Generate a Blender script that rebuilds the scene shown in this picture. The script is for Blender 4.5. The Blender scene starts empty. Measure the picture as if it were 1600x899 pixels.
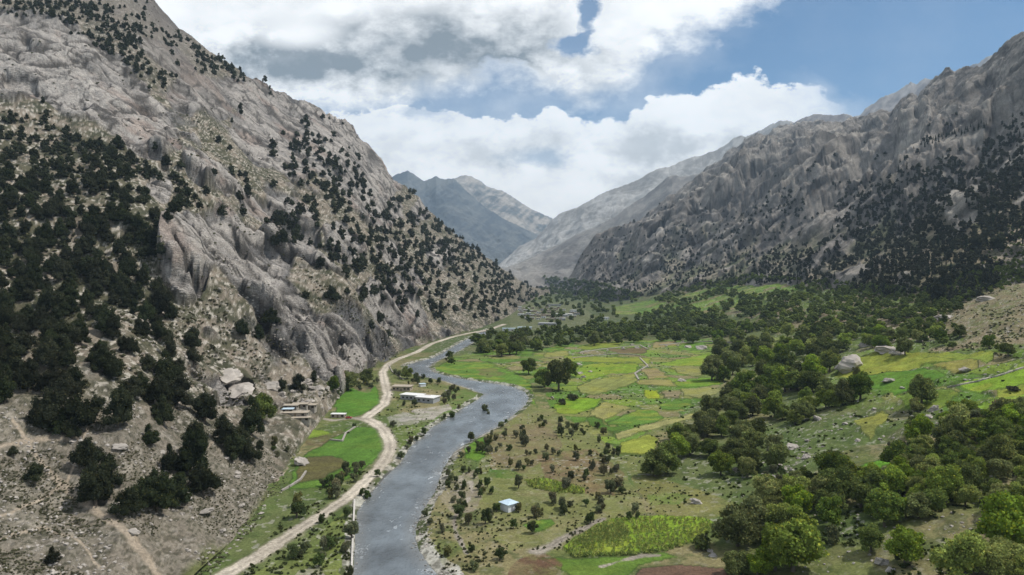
DBG = 0
HAZE_D = 5.0e-5; HAZE_COL = (.60, .80, 1.0, 1); SUN_E = 4.3; EXPO = 0.0
CLOUD_W = (13, 13, 12.9, 1); CLOUD_G = (2.1, 2.4, 2.6, 1); SKY_MUL = (.40, .84, 1.04)
import bpy, math, random, time
import numpy as np
T0 = time.time()
random.seed(7); rng = np.random.default_rng(7)
F, CX, HY, H = 1101.0, 800.0, 425.0, 100.0      # image pixel scale, centre and horizon, and drone height over the river
C = bpy.context.scene.collection
f32 = np.float32

# ------------------------------------------------------------------ noise
def _h(ix, iy, iz, seed):
    with np.errstate(over='ignore'):
        h = (ix.astype(np.uint32) * np.uint32(374761393) + iy.astype(np.uint32) * np.uint32(668265263)
             + iz.astype(np.uint32) * np.uint32(2246822519) + np.uint32(seed * 7919 + 13))
        h = (h ^ (h >> np.uint32(13))) * np.uint32(1274126177)
        h = (h ^ (h >> np.uint32(15))) * np.uint32(2246822519)
    return ((h ^ (h >> np.uint32(16))) >> np.uint32(8)).astype(f32) / f32(16777216.0)

def vn(x, y, z=None, seed=0):
    x = np.asarray(x, f32); y = np.asarray(y, f32)
    x0 = np.floor(x); y0 = np.floor(y)
    fx = x - x0; fy = y - y0
    ix = x0.astype(np.int32); iy = y0.astype(np.int32)
    u = fx * fx * (3 - 2 * fx); v = fy * fy * (3 - 2 * fy)
    def plane(iz):
        a = _h(ix, iy, iz, seed); b = _h(ix + 1, iy, iz, seed)
        c = _h(ix, iy + 1, iz, seed); d = _h(ix + 1, iy + 1, iz, seed)
        p = a + (b - a) * u; q = c + (d - c) * u
        return p + (q - p) * v
    if z is None:
        return plane(np.zeros_like(ix))
    z = np.asarray(z, f32); z0 = np.floor(z); fz = z - z0; iz = z0.astype(np.int32)
    w = fz * fz * (3 - 2 * fz)
    p = plane(iz); q = plane(iz + 1)
    return p + (q - p) * w

def fbm(x, y, z=None, o=4, seed=0, gain=0.5, mode=0):
    s = 0; a = 1.0; t = 0; k = 1.0
    for i in range(o):
        n = vn(x * k + i * 17.3, y * k - i * 9.1, None if z is None else z * k + i * 4.7, seed + i)
        if mode == 1: n = 1 - np.abs(2 * n - 1)          # ridged
        elif mode == 2: n = np.abs(2 * n - 1)            # billow: rounded slabs with sharp creases
        s = s + a * n; t += a; a *= gain; k *= 2.03
    return s / t

def worley(x, y, z, seed):
    """nearest cell: edge distance F2-F1, cell value, offset from the cell centre"""
    x = np.asarray(x, f32); y = np.asarray(y, f32); z = np.asarray(z, f32)
    ix = np.floor(x).astype(np.int32); iy = np.floor(y).astype(np.int32); iz = np.floor(z).astype(np.int32)
    f1 = np.full(x.shape, 9, f32); f2 = f1.copy(); cid = np.zeros(x.shape, f32); ox = np.zeros(x.shape, f32); oy = ox.copy(); oz = ox.copy()
    for i in (-1, 0, 1):
        for j in (-1, 0, 1):
            for k in (-1, 0, 1):
                a = ix + i; b = iy + j; c = iz + k; h = _h(a, b, c, seed)
                dx = x - (a + .1 + .8 * h); dy = y - (b + .1 + .8 * ((h * 57.31) % 1)); dz = z - (c + .1 + .8 * ((h * 913.7) % 1))
                d = np.sqrt(dx * dx + dy * dy + dz * dz); m = d < f1
                f2 = np.where(m, f1, np.minimum(f2, d)); f1 = np.where(m, d, f1); cid = np.where(m, (h * 331.9) % 1, cid)
                ox = np.where(m, dx, ox); oy = np.where(m, dy, oy); oz = np.where(m, dz, oz)
    return f2 - f1, cid, ox, oy, oz
def facets(x, y, z, seed, tilt=1.0):
    e, c, ox, oy, oz = worley(x, y, z, seed)
    t1 = (c * 17.7) % 1 - .5; t2 = (c * 41.3) % 1 - .5; t3 = (c * 89.1) % 1 - .5
    return e, c, (c - .5) + tilt * 1.6 * (ox * t1 + oy * t2 + oz * t3)

def sm(a, b, x):
    t = np.clip((x - a) / (b - a), 0, 1); return t * t * (3 - 2 * t)

def inpoly(px, py, poly):
    P = np.asarray(poly, float); out = np.zeros(px.shape, bool)
    m = (px >= P[:, 0].min()) & (px <= P[:, 0].max()) & (py >= P[:, 1].min()) & (py <= P[:, 1].max())
    x = px[m]; y = py[m]; r = np.zeros(x.shape, bool)
    n = len(P)
    for i in range(n):
        x1, y1 = P[i]; x2, y2 = P[(i + 1) % n]
        if y1 == y2: continue
        c = ((y1 > y) != (y2 > y)) & (x < (x2 - x1) * (y - y1) / (y2 - y1) + x1)
        r ^= c
    out[m] = r
    return out

def segdist(x, y, pts, closed=False, wid=None):
    """distance to a polyline; if wid is given also the width at the nearest spot"""
    pts = np.asarray(pts, float); n = len(pts)
    best = np.full(x.shape, 1e9, f32); bw = np.zeros(x.shape, f32)
    for i in range(n if closed else n - 1):
        ax, ay = pts[i][:2]; bx, by = pts[(i + 1) % n][:2]
        dx, dy = bx - ax, by - ay; L = dx * dx + dy * dy + 1e-9
        t = np.clip(((x - ax) * dx + (y - ay) * dy) / L, 0, 1)
        d = np.hypot(x - ax - t * dx, y - ay - t * dy)
        m = d < best; best[m] = d[m]
        if wid is not None: bw[m] = (wid[i] + (wid[(i + 1) % n] - wid[i]) * t)[m]
    return (best, bw) if wid is not None else best

def flat(px, py, z=0.0):
    Y = (H - z) * F / (py - HY); return ((px - CX) / F * Y, Y)

# ------------------------------------------------------------------ layout of the place (image pixel coordinates of the visible outlines)
RIVER = [(550,1300),(552,899),(555,840),(558,800),(575,775),(590,758),(600,745),(625,725),(640,700),(650,690),(660,685),(672,670),(683,663),(710,647),
 (733,632),(748,624),(756,616),(744,612),(733,607),(715,602),(700,597),(677,592),(653,587),(638,582),(632,573),(640,569),(655,565),(677,559),(690,553),(708,542),(722,534),(737,527),(752,519),(762,515),
 (768,516),(758,523),(745,530),(735,538),(716,549),(700,556),(690,561),(676,568),(670,574),(676,581),(700,588),(733,594),(760,598),(783,601),(806,606),(820,613),(826,622),(821,633),(803,648),
 (777,667),(747,683),(735,690),(723,697),(710,706),(703,716),(692,734),(687,748),(681,767),(670,783),(660,800),(653,815),(649,828),(650,847),(657,865),(672,885),(690,905),(725,1300)]
ROAD = [(170,1010,6.5),(354,899,6.2),(400,873,6),(460,833,6),(507,803,6),(540,781,6),(563,761,6),(583,742,6),(600,723,6.5),(609,706,7),(609,690,7),(600,673,7),(585,661,8),(570,655,9),
 (582,646,7),(600,633,7),(606,616,7.5),(601,598,8),(598,582,7),(607,569,7),(623,561,7),(653,550,7),(673,538,7),(707,527,7),(733,521,7.5),(763,516,8),(788,507,9)]
TRACKS = [[(570,656,5),(548,653,4),(520,657,3.5),(497,652,3),(480,646,2.5),(460,650,2.5)],
 [(735,753,2),(738,770,2.2),(728,785,2),(718,797,2),(710,810,2),(711,828,2),(720,848,1.8),(729,865,1.5)],
 [(838,862,6),(862,852,5),(885,838,5),(905,828,4.5),(930,815,3),(945,810,2)],
 [(940,886,2),(975,876,2.5),(1005,870,2.2),(1030,872,1.5)]]
FOOTPATHS = [[(-60,770,4),(0,743,4),(37,732,4),(80,725,3),(123,720,2.5)],[(20,705,3),(67,757,4),(97,782,7),(150,820,8),(187,847,8),(233,887,8),(260,920,8)],
 [(92,785,3),(60,810,3),(33,820,3),(0,842,3)],[(483,700,3),(470,707,3),(460,715,3),(450,730,3),(443,743,3),(428,762,3),(420,780,3)],[(100,790,2),(140,700,2),(118,665,2)],
 [(0,880,3),(70,850,2.5),(130,880,3),(160,910,3)],[(300,720,2),(350,690,2),(380,700,2)]]
G1 = (.095,.175,.028); G2 = (.175,.215,.035); G3 = (.06,.115,.022); TT = (.20,.20,.065); TB = (.215,.175,.085); BB = (.155,.115,.075); DD = (.19,.165,.075); YY = (.17,.18,.045)
FIELDS = [  # polygon, colour, crop height
 ([(820,560),(880,540),(1000,532),(1120,530),(1132,600),(1050,660),(960,700),(900,662),(860,640),(850,600),(800,590)], (.10,.165,.03), 0),
 ([(678,575),(700,566),(760,566),(800,580),(830,600),(840,640),(800,600),(775,601),(735,593),(690,585)], G1, .3),
 ([(700,560),(760,548),(850,548),(870,556),(860,580),(820,590),(790,578),(750,566),(710,570)], (.11,.17,.035), 0),
 ([(740,577),(775,575),(790,586),(765,590),(750,586)], (.13,.13,.05), 0),
 ([(860,640),(900,662),(960,700),(980,745),(1010,800),(880,850),(800,860),(760,830),(740,760),(760,690),(800,660),(830,630)], (.145,.155,.055), 0),
 ([(880,557),(933,557),(1020,561),(1013,568),(940,567),(885,565)], G2, .3),
 ([(795,520),(800,476),(840,472),(905,474),(935,500),(905,512),(860,514)], (.11,.12,.06), 0),
 ([(760,690),(800,665),(860,660),(880,700),(820,740),(770,735)], (.16,.13,.07), 0),
 ([(840,710),(930,700),(975,740),(960,775),(880,770),(850,745)], (.155,.115,.062), 0),
 ([(700,750),(740,735),(760,760),(740,800),(710,805),(690,780)], (.22,.19,.13), 0),
 ([(1075,478),(1130,462),(1150,468),(1100,490)], (.16,.20,.045), 0),
 ([(1140,452),(1190,440),(1262,440),(1240,456),(1170,465)], (.14,.18,.04), 0),
 ([(1195,530),(1225,520),(1245,535),(1215,548)], (.17,.21,.045), 0),
 ([(1050,470),(1090,455),(1120,452),(1080,470)], (.15,.15,.06), 0),
 ([(960,480),(1010,470),(1060,475),(1010,492),(960,492)], (.13,.145,.05), 0),
 ([(840,547),(887,535),(900,538),(862,551)], G1, .2),
 ([(850,552),(890,548),(890,556),(850,559)], TT, .2),
 ([(897,543),(933,535),(977,533),(967,543),(913,548)], G2, .2),
 ([(947,547),(1010,543),(1013,552),(967,553)], (.13,.10,.05), .2),
 ([(1017,537),(1053,533),(1060,540),(1020,545)], TB, .3),
 ([(1057,543),(1067,535),(1095,532),(1110,545),(1067,549)], G1, .2),
 ([(1013,557),(1053,545),(1100,550),(1093,558),(1030,562)], (.17,.13,.08), 0),
 ([(893,587),(905,575),(920,569),(1000,568),(993,582),(953,587),(913,597)], (.15,.23,.025), .3),
 ([(1023,570),(1060,562),(1110,553),(1118,563),(1110,571),(1043,573)], (.16,.24,.03), .3),
 ([(1043,575),(1077,572),(1120,575),(1110,583),(1085,590),(1067,586)], (.19,.19,.07), .8),
 ([(1000,578),(1030,578),(1047,591),(1013,593)], TB, .9),
 ([(993,595),(1047,593),(1054,605),(997,603)], (.22,.20,.07), .9),
 ([(903,605),(925,596),(960,590),(990,585),(997,597),(975,607),(930,618),(903,615)], (.185,.20,.06), 1.0),
 ([(867,634),(887,623),(940,622),(930,637),(900,650),(872,647)], (.14,.24,.02), .5),
 ([(917,653),(940,630),(960,633),(990,638),(940,662)], (.21,.20,.07), 1.0),
 ([(947,664),(1000,640),(1020,640),(1036,652),(1027,660),(993,666)], G1, .5),
 ([(916,655),(930,652),(950,666),(990,668),(960,674),(925,668)], (.05,.11,.018), .3),
 ([(1003,612),(1030,612),(1033,624),(1013,625)], (.24,.29,.02), .7),
 ([(1035,613),(1063,612),(1064,623),(1040,624)], (.19,.16,.09), .9),
 ([(1025,632),(1077,623),(1085,633),(1060,642),(1036,641)], G1, .5),
 ([(1063,609),(1110,605),(1130,613),(1100,624),(1070,620)], (.22,.22,.085), .9),
 ([(1053,597),(1080,592),(1120,590),(1130,603),(1055,606)], (.12,.21,.025), .4),
 ([(960,678),(1030,660),(1110,640),(1078,656),(1040,668),(1000,678),(965,690)], (.24,.23,.09), .8),
 ([(970,692),(1015,680),(1030,687),(1018,712),(965,709)], (.24,.27,.045), .8),
 ([(960,712),(1018,714),(1030,735),(1050,745),(1040,752),(985,745)], (.15,.155,.055), 0),
 ([(725,690),(760,683),(762,706),(748,722),(727,716)], (.09,.17,.022), .2),
 ([(765,733),(800,735),(815,745),(790,748),(765,742)], G3, 0),
 ([(820,751),(853,749),(913,763),(911,771),(873,771),(827,761)], (.19,.28,.03), .5),
 ([(815,822),(830,814),(860,811),(869,819),(840,834)], G1, .3),
 ([(880,857),(900,842),(940,819),(960,812),(1030,807),(1100,811),(1118,820),(1085,848),(1040,862),(960,868),(900,870)], (.17,.25,.025), .9),
 ([(895,850),(935,822),(970,818),(985,835),(960,845),(920,850)], (.2,.24,.055), 1.3),
 ([(840,872),(900,872),(960,870),(1040,864),(1060,872),(1000,884),(980,905),(900,905),(880,892)], (.09,.15,.025), .2),
 ([(790,910),(800,885),(818,872),(850,864),(880,880),(872,910)], (.11,.065,.04), 0),
 ([(1000,889),(1060,884),(1135,886),(1150,915),(990,915)], (.12,.075,.05), .3),
 ([(985,745),(1040,750),(1100,770),(1150,785),(1150,800),(1110,812),(1030,805),(1010,790)], (.165,.16,.055), 0),
 ([(1010,775),(1050,770),(1080,775),(1060,790),(1015,790)], (.12,.16,.04), 0),
 ([(1200,777),(1250,757),(1293,748),(1350,728),(1420,705),(1425,715),(1350,740),(1290,757),(1215,787)], (.10,.23,.02), .2),
 ([(1333,655),(1380,642),(1393,643),(1377,667),(1357,682)], YY, .4),
 ([(1285,640),(1300,565),(1400,542),(1500,552),(1640,550),(1640,655),(1480,640),(1380,640)], (.125,.18,.036), 0),
 ([(1300,585),(1350,560),(1387,550),(1467,551),(1500,563),(1433,580),(1360,595),(1325,592)], (.19,.22,.035), .3),
 ([(1453,577),(1500,564),(1533,564),(1527,580),(1493,588)], (.20,.185,.055), .3),
 ([(1440,560),(1500,552),(1560,556),(1545,572),(1500,566)], (.17,.22,.035), .3),
 ([(1400,622),(1470,612),(1500,620),(1470,640),(1420,640)], (.13,.19,.03), .2),
 ([(1550,600),(1640,590),(1640,610),(1560,622)], (.19,.23,.035), .3),
 ([(1487,610),(1530,594),(1600,575),(1680,560),(1680,590),(1600,600),(1533,614)], (.17,.27,.025), .3),
 ([(1347,597),(1433,581),(1483,590),(1440,612),(1400,622),(1360,612)], (.08,.17,.02), .2),
 ([(1520,636),(1600,612),(1680,600),(1680,625),(1600,630),(1540,645)], (.15,.24,.028), .2),
 ([(1290,560),(1400,540),(1600,545),(1600,640),(1480,640),(1400,650),(1300,620)], None, 0),
 ([(523,614),(552,608),(587,605),(597,630),(567,650),(545,652),(524,648)], (.075,.165,.022), .3),
 ([(553,610),(565,606),(583,606),(573,615)], (.17,.13,.08), 0),
 ([(460,674),(480,670),(507,672),(520,680),(480,686),(463,682)], (.15,.21,.03), .2),
 ([(470,688),(510,678),(538,672),(530,690),(500,698),(480,695)], (.115,.095,.045), 0),
 ([(480,708),(500,697),(553,667),(588,668),(600,680),(606,695),(596,712),(560,740),(513,763),(450,768),(460,735)], (.075,.15,.024), .2),
 ([(480,715),(520,712),(545,724),(510,748),(460,760),(465,735)], (.095,.085,.035), .2),
 ([(380,905),(470,852),(520,815),(551,790),(549,930),(380,960)], (.13,.155,.045), 0),
 ([(560,600),(530,575),(545,590),(500,610)], None, 0),
 ([(690,622),(700,603),(730,610),(748,617),(730,630),(706,645),(690,640)], (.10,.15,.035), 0),
 ([(645,640),(700,632),(712,642),(690,656),(655,656)], (.34,.31,.26), 0),
 ([(606,652),(630,645),(655,650),(650,662),(610,664)], (.30,.28,.24), 0),
 ([(612,668),(660,660),(690,662),(665,672),(648,688),(625,712),(612,725),(620,700)], (.10,.135,.035), 0),
 ([(660,668),(700,640),(730,628),(735,632),(710,650),(680,668)], (.09,.15,.03), 0),
 ([(458,905),(470,890),(500,880),(512,905)], (.33,.30,.24), 0),
 ([(648,838),(660,832),(672,845),(688,868),(716,884),(735,915),(720,990),(690,960),(672,900),(655,868)], (.46,.44,.39), 0),
 ([(712,760),(720,745),(735,750),(735,765),(700,790),(690,780)], (.22,.19,.13), 0),
 ([(1030,545),(1110,533),(1160,535),(1150,540),(1110,542),(1060,546)], None, 0),
 ([(1120,300),(1120,300),(1121,301)], None, 0),
 ([(1440,492),(1470,475),(1530,447),(1620,405),(1700,380),(1700,560),(1600,545),(1520,535),(1470,520)], (.20,.165,.10), 0),
]
FIELDS = [q for q in FIELDS if q[1] is not None]

RIVW = np.array([flat(*p) for p in RIVER])
def topoly(l): return [(*flat(p[0], p[1], 1.2), p[2]) for p in l]
ROADW = topoly(ROAD)

def gsmooth(X, Y):
    toe = np.interp(Y, [0, 150, 230, 415, 815, 1468, 2750, 6000], [20, 28, 38, 95, 229, 270, 320, 500])
    s = X - toe
    z = 1.2 + np.interp(s, [0, 30, 60, 120, 200, 330, 600, 1500], [0, 2.5, 7, 22, 46, 84, 120, 180])
    lt = np.interp(Y, [0, 232, 400, 660, 820, 1100], [-97, -100, -131, -150, -160, -110]) 
    z = z + np.clip(-(X - lt), 0, 60) * .10
    return z

def ground_detail(X, Y, z):
    up = sm(5, 25, z)
    n = (fbm(X / 60, Y / 60, o=3, seed=3) - .5) * (1.0 + 10 * up) + (fbm(X / 14, Y / 14, o=3, seed=5) - .5) * (.7 + 3.2 * up) + (fbm(X / 3.5, Y / 3.5, o=3, seed=6) - .5) * (.35 + 1.1 * up)
    return n

class Surf:
    pass
SURFS = []
def add_surf(name, px, Y, Z, col, rk, cls=None, names=None):
    s = Surf(); s.name = name; s.px = np.asarray(px, float); s.Y = Y; s.Z = Z
    s.PY = HY - F * (Z - H) / Y
    s.col = col; s.rk = rk; s.cls = cls; s.names = names
    # for picking: front-most silhouette so far
    s.run = np.minimum.accumulate(s.PY, axis=0)
    SURFS.append(s); return s

def pick(px, py, only=None):
    best = None
    for s in SURFS:
        if only and s.name not in only: continue
        if px < s.px[0] or px > s.px[-1]: continue
        j = int(np.searchsorted(s.px, px)); j = min(max(j, 1), len(s.px) - 1)
        if px - s.px[j - 1] < s.px[j] - px: j -= 1
        r = s.run[:, j]
        if r[-1] > py or r[0] < py: continue
        i = int(np.searchsorted(-r, -py))
        i = min(i, len(r) - 1)
        Y = s.Y[i, j]; Z = s.Z[i, j]
        if i > 0 and s.PY[i - 1, j] > s.PY[i, j]:
            t = (s.PY[i - 1, j] - py) / (s.PY[i - 1, j] - s.PY[i, j] + 1e-9); t = min(max(t, 0), 1)
            Y = s.Y[i - 1, j] + (Y - s.Y[i - 1, j]) * t; Z = s.Z[i - 1, j] + (Z - s.Z[i - 1, j]) * t
        if best is None or Y < best[1]:
            best = ((px - CX) / F * Y, Y, Z, s.name)
    return best

# ------------------------------------------------------------------ juniper density and slab ellipses of the left mountain, in image pixels (40 px cells)
DM = ["6886430000000000000000","0005985421000000000000","1000564799610000000000","1000124401111000000000","6456112134422100000000",
 "7679975144285310000000","6899998634189810100000","9976998886237936600000","9998997343784578631000","9999999602136888798500",
 "9988799201124878678873","8886998211124757567863","9988898412443232333423","8875997325311121112222","6676886421241111111222",
 "6463677863112111111111","1773655995111111111111","1101226979211111111111","1016317831111111111111","0017556311111111111111","0001000010111111111111","0000001100111111111111","0010000000111111111111"]
DMA = np.array([[int(c) for c in r] for r in DM], float)
def dens_left(px, py):
    x = np.clip(np.asarray(px) / 40 - .5, 0, 20.99); y = np.clip(np.asarray(py) / 40 - .5, 0, 21.99)
    i = np.floor(y).astype(int); j = np.floor(x).astype(int); fy = y - i; fx = x - j
    i = np.minimum(i, 21); j = np.minimum(j, 20)
    return ((DMA[i, j] * (1 - fx) + DMA[i, j + 1] * fx) * (1 - fy) + (DMA[i + 1, j] * (1 - fx) + DMA[i + 1, j + 1] * fx) * fy) / 9
SLABS = [(50,85,120,52,22),(120,165,95,38,30),(215,190,42,90,-35),(20,150,60,25,10),(170,110,50,24,35),(380,150,40,20,30),(520,270,30,30,30),(540,380,40,16,35),(400,330,40,14,30),(500,420,60,16,35),(640,430,30,16,40),(315,150,48,32,10),(260,88,55,18,30),(420,205,60,50,30),(500,215,60,50,35),(575,270,55,55,45),(600,333,32,20,0),
 (330,285,50,28,30),(455,345,45,25,30),(330,385,70,40,20),(395,400,60,30,25),(300,420,50,45,0),(390,455,90,35,40),(450,500,110,40,35),(520,540,65,45,45),(545,590,25,25,0),
 (360,580,32,16,0),(352,608,30,10,0),(560,150,1,1,0),(610,395,22,28,0),(250,300,20,30,0),(470,260,30,30,0),(660,330,15,25,40),(690,400,25,20,30),(610,480,60,30,35)]

def slab_at(PX_, PY_):
    out = np.zeros(np.shape(PX_))
    for (ex, ey, rx, ry, an) in SLABS:
        a = math.radians(an); ca, sa = math.cos(a), math.sin(a); dx = PX_ - ex; dy = PY_ - ey
        q = ((dx * ca + dy * sa) / rx) ** 2 + ((-dx * sa + dy * ca) / ry) ** 2
        out = np.maximum(out, 1 - sm(.7, 1.45, q))
    return out
def soften(A, k):
    for _ in range(k):
        B = A.copy(); B[:, 1:-1] = (A[:, :-2] + 2 * A[:, 1:-1] + A[:, 2:]) / 4; A = B
    return A
def soften_v(A, k):
    for _ in range(k):
        B = A.copy(); B[1:-1] = (A[:-2] + 2 * A[1:-1] + A[2:]) / 4; A = B
    return A

def loft(cols, px, nv, crest=None, back=(30, 400, 1500), smooth=6):
    """cols: {image px: [(py, Y) foot .. crest]} -> Y, Z, V grids; rows run from the foot over the crest and down the far side"""
    ks = sorted(cols); v = np.linspace(0, 1, nv)
    PYk = []; Yk = []
    for k in ks:
        c = np.array(cols[k], float); d = np.abs(np.diff(c[:, 0])) + 2; u = np.concatenate([[0], np.cumsum(d)]); u /= u[-1]
        PYk.append(np.interp(v, u, c[:, 0])); Yk.append(np.exp(np.interp(v, u, np.log(c[:, 1]))))
    PYk = np.array(PYk).T; Yk = np.array(Yk).T
    w = np.interp(px, ks, np.arange(len(ks))); j = np.minimum(w.astype(int), len(ks) - 2); f = w - j
    PY = PYk[:, j] * (1 - f) + PYk[:, j + 1] * f
    Y = np.exp(np.log(Yk[:, j]) * (1 - f) + np.log(Yk[:, j + 1]) * f)
    PY = soften(soften_v(PY, 40), 60); Y = soften(soften_v(Y, 40), 60)
    if crest is not None:
        cx, cy = zip(*crest); cc = np.interp(px, cx, cy)
        PY = PY + (cc - PY[-1])[None] * (v ** 2.2)[:, None]
    Z = H + (HY - PY) / F * Y
    V = np.repeat(v[:, None], len(px), 1)
    yb = Y[-1]; zb = Z[-1]
    for b in back:
        Y = np.vstack([Y, (yb + b)[None]]); Z = np.vstack([Z, (zb - b * (.25 + .2 * min(1, b / 400)))[None]]); V = np.vstack([V, np.full((1, len(px)), 1.0)])
    return Y, Z, V

def pxs(a, b, step, lo=None, hi=None, coarse=12):
    parts = []
    if lo is not None: parts.append(np.arange(lo, a, coarse))
    parts.append(np.arange(a, b, step))
    if hi is not None: parts.append(np.arange(b, hi + 1, coarse))
    return np.concatenate(parts)

def mix(a, b, t):
    return a + (b - a) * t[..., None]
def A3(c): return np.array(c, f32)

# ------------------------------------------------------------------ left mountain
LC = {-700: [(1900,75),(1300,110),(900,170),(650,240),(400,340),(150,520),(-100,750),(-400,1000),(-560,1250)],
 0: [(1265,131),(899,205),(700,265),(600,315),(450,420),(300,570),(150,790),(0,1050),(-180,1350)],
 200: [(1043,178),(899,213),(700,279),(600,330),(450,455),(300,640),(150,890),(0,1150),(-45,1350)],
 300: [(900,222),(800,260),(700,312),(600,375),(450,530),(330,700),(200,930),(110,1160),(58,1400)],
 400: [(812,284),(750,320),(700,355),(600,440),(500,580),(400,770),(300,970),(200,1210),(130,1450)],
 450: [(740,346),(700,375),(660,410),(580,520),(490,660),(400,830),(310,1030),(220,1280),(155,1530)],
 500: [(668,455),(640,475),(610,505),(550,600),(470,740),(400,880),(310,1110),(240,1350),(177,1600)],
 560: [(596,645),(580,665),(560,690),(520,750),(450,880),(390,1010),(320,1230),(260,1500),(210,1720)],
 600: [(570,760),(555,785),(540,810),(500,890),(450,1000),(400,1140),(350,1360),(300,1600),(262,1850)],
 650: [(546,920),(535,940),(520,970),(490,1040),(450,1160),(410,1330),(370,1560),(335,1750),(308,1900)],
 700: [(530,1060),(520,1085),(510,1110),(485,1190),(460,1300),(435,1440),(405,1650),(380,1850),(362,2020)],
 750: [(517,1210),(510,1235),(503,1260),(487,1340),(470,1450),(452,1600),(432,1820),(415,2020),(402,2200)],
 800: [(497,1560),(493,1600),(488,1660),(478,1760),(468,1880),(458,2010),(448,2200),(440,2400),(432,2600)],
 845: [(462,2900),(461,2930),(460,2960),(459,3000),(458,3040),(457,3080),(456,3130),(455,3180),(454,3230)],
 900: [(452,3600),(451.5,3630),(451,3660),(450.6,3690),(450.2,3720),(450,3760),(449.7,3800),(449.4,3840),(449,3900)]}
LCREST = [(-700,-560),(0,-180),(120,-95),(200,-35),(240,0),(255,20),(280,47),(300,60),(325,82),(350,100),(380,119),(400,128),(430,147),(450,156),(480,168),(500,176),(520,184),(540,193),(548,202),(557,214),
 (570,228),(583,238),(597,250),(603,262),(615,280),(627,290),(640,302),(652,312),(662,325),(680,345),(690,354),(700,362),(720,377),(740,392),(760,404),(780,417),(800,430),(815,440),(830,448),(845,454),(900,449)]
px = pxs(-40, 905, 1.35, lo=-700)
Y, Z, V = loft(LC, px, 820, LCREST)
PXg = np.repeat(px[None], Y.shape[0], 0); PYg = HY - F * (Z - H) / Y
X = (PXg - CX) / F * Y
D = dens_left(PXg, PYg)
slab = np.zeros_like(Y)
for (ex, ey, rx, ry, an) in SLABS:
    a = math.radians(an); ca, sa = math.cos(a), math.sin(a)
    m = (abs(PXg - ex) < rx + ry + 60) & (abs(PYg - ey) < rx + ry + 60)
    dx = PXg[m] - ex; dy = PYg[m] - ey
    q = ((dx * ca + dy * sa) / rx) ** 2 + ((-dx * sa + dy * ca) / ry) ** 2
    slab[m] = np.maximum(slab[m], 1 - sm(.6, 1.6, q))
n1 = fbm(X / 45, Y / 45, Z / 45, o=4, seed=20)
rocky = np.clip(slab + (n1 - .5) * 1.6 + (.42 - D * .75), 0, 1)
rocky = np.maximum(rocky, .75 * sm(.9, 1, V) * (1 - D))
low = sm(560, 760, PYg) * (1 - slab)              # the scree and grazed slope near the river is soil, not slab
rocky = rocky * (1 - .85 * low)
rocky = sm(.22, .62, rocky)
# joints: slabs dip down to the right; stretched along the dip
ca, sa = math.cos(.62), math.sin(.62)
A = (X * ca - Z * sa); B = (X * sa + Z * ca)
wx = (fbm(X / 70, Y / 70, Z / 70, o=3, seed=31) - .5) * 55
fade = (1 - .82 * V ** 5) * sm(0, .04, V)
near = np.clip(500 / Y, .45, 1.6)
dz = (fbm(X / 230, Y / 230, o=3, seed=11, mode=1) - .55) * 60 * fade * sm(.05, .4, V)
big = fbm((A + wx) / 95, (Y + wx) / 60, (B + wx) / 42, o=5, seed=40, gain=.52, mode=2)
med = fbm((A + wx) / 30, (Y + wx * .5) / 20, B / 12, o=5, seed=50, gain=.55, mode=2)
def crack(a, b, c, s, thr, sd):
    w1 = (fbm(a / s / 1.5, b / s / 1.5, c / s / 1.5, o=3, seed=sd + 3) - .5) * 1.6
    n = vn(a / s + w1, b / s + w1, c / s - w1, seed=sd); r_ = 1 - np.abs(2 * n - 1)
    return sm(thr, 1.0, r_)
ck1 = crack(A * .45, Y * .8, B, 26, .86, 901); ck2 = crack(A * .5, Y, B, 9, .82, 911); ck3 = crack(X, Y * .5, Z * .6, 16, .88, 921)
fine = fbm(X / 5, Y / 5, Z / 3, o=4, seed=60, gain=.6, mode=2)
slab = slab * (.65 + .35 * sm(.38, .5, n1)); inn = 1 - .62 * slab
wf = (fbm(X / 16, Y / 16, Z / 10, o=4, seed=33, gain=.6) - .5)
e1, id1, fa1 = facets((A + wx * .4) / 62 + wf * .5, Y / 40 + wf * .5, (B + wx * .3) / 25 + wf * .5, 701)
e2_, id2, fa2 = facets(A / 21 + wf * .8, Y / 14 - wf * .8, B / 8.5 + wf * .8, 702)
fa1 = soften(soften_v(fa1, 10), 8); fa2 = soften(soften_v(fa2, 1), 1)
rk0 = rocky * (1 - low)
dr = fa1 * 36 * (.06 + .94 * rk0) + fa2 * 9 * (.08 + .92 * rk0) * inn - (1 - low) * (ck1 * 6 + ck2 * 2.0 * inn + ck3 * 3 * inn) * (.2 + .8 * rocky) + (big - .3) * 32 * (.25 + .75 * rocky) + (med - .3) * (10 * rocky + 3) * inn + (fine - .3) * (2 * rocky + 1.1) * inn
talus = (fbm(X / 9, Y / 9, Z / 9, o=5, seed=70, gain=.6) - .5) * 4.2 * (1 - rocky)
Z = Z + dz + (dr * .62 + talus) * fade
Y = Y - dr * .55 * fade * (1 - .9 * V ** 3)
Z = Z + (fbm(X / 34, Y / 90, o=5, seed=95, mode=1, gain=.6) - .5) * 34 * sm(.90, .995, V) * sm(250, 420, PXg) * sm(840, 700, PXg)
X = (PXg - CX) / F * Y
A = (X * ca - Z * sa); B = (X * sa + Z * ca)
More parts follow.
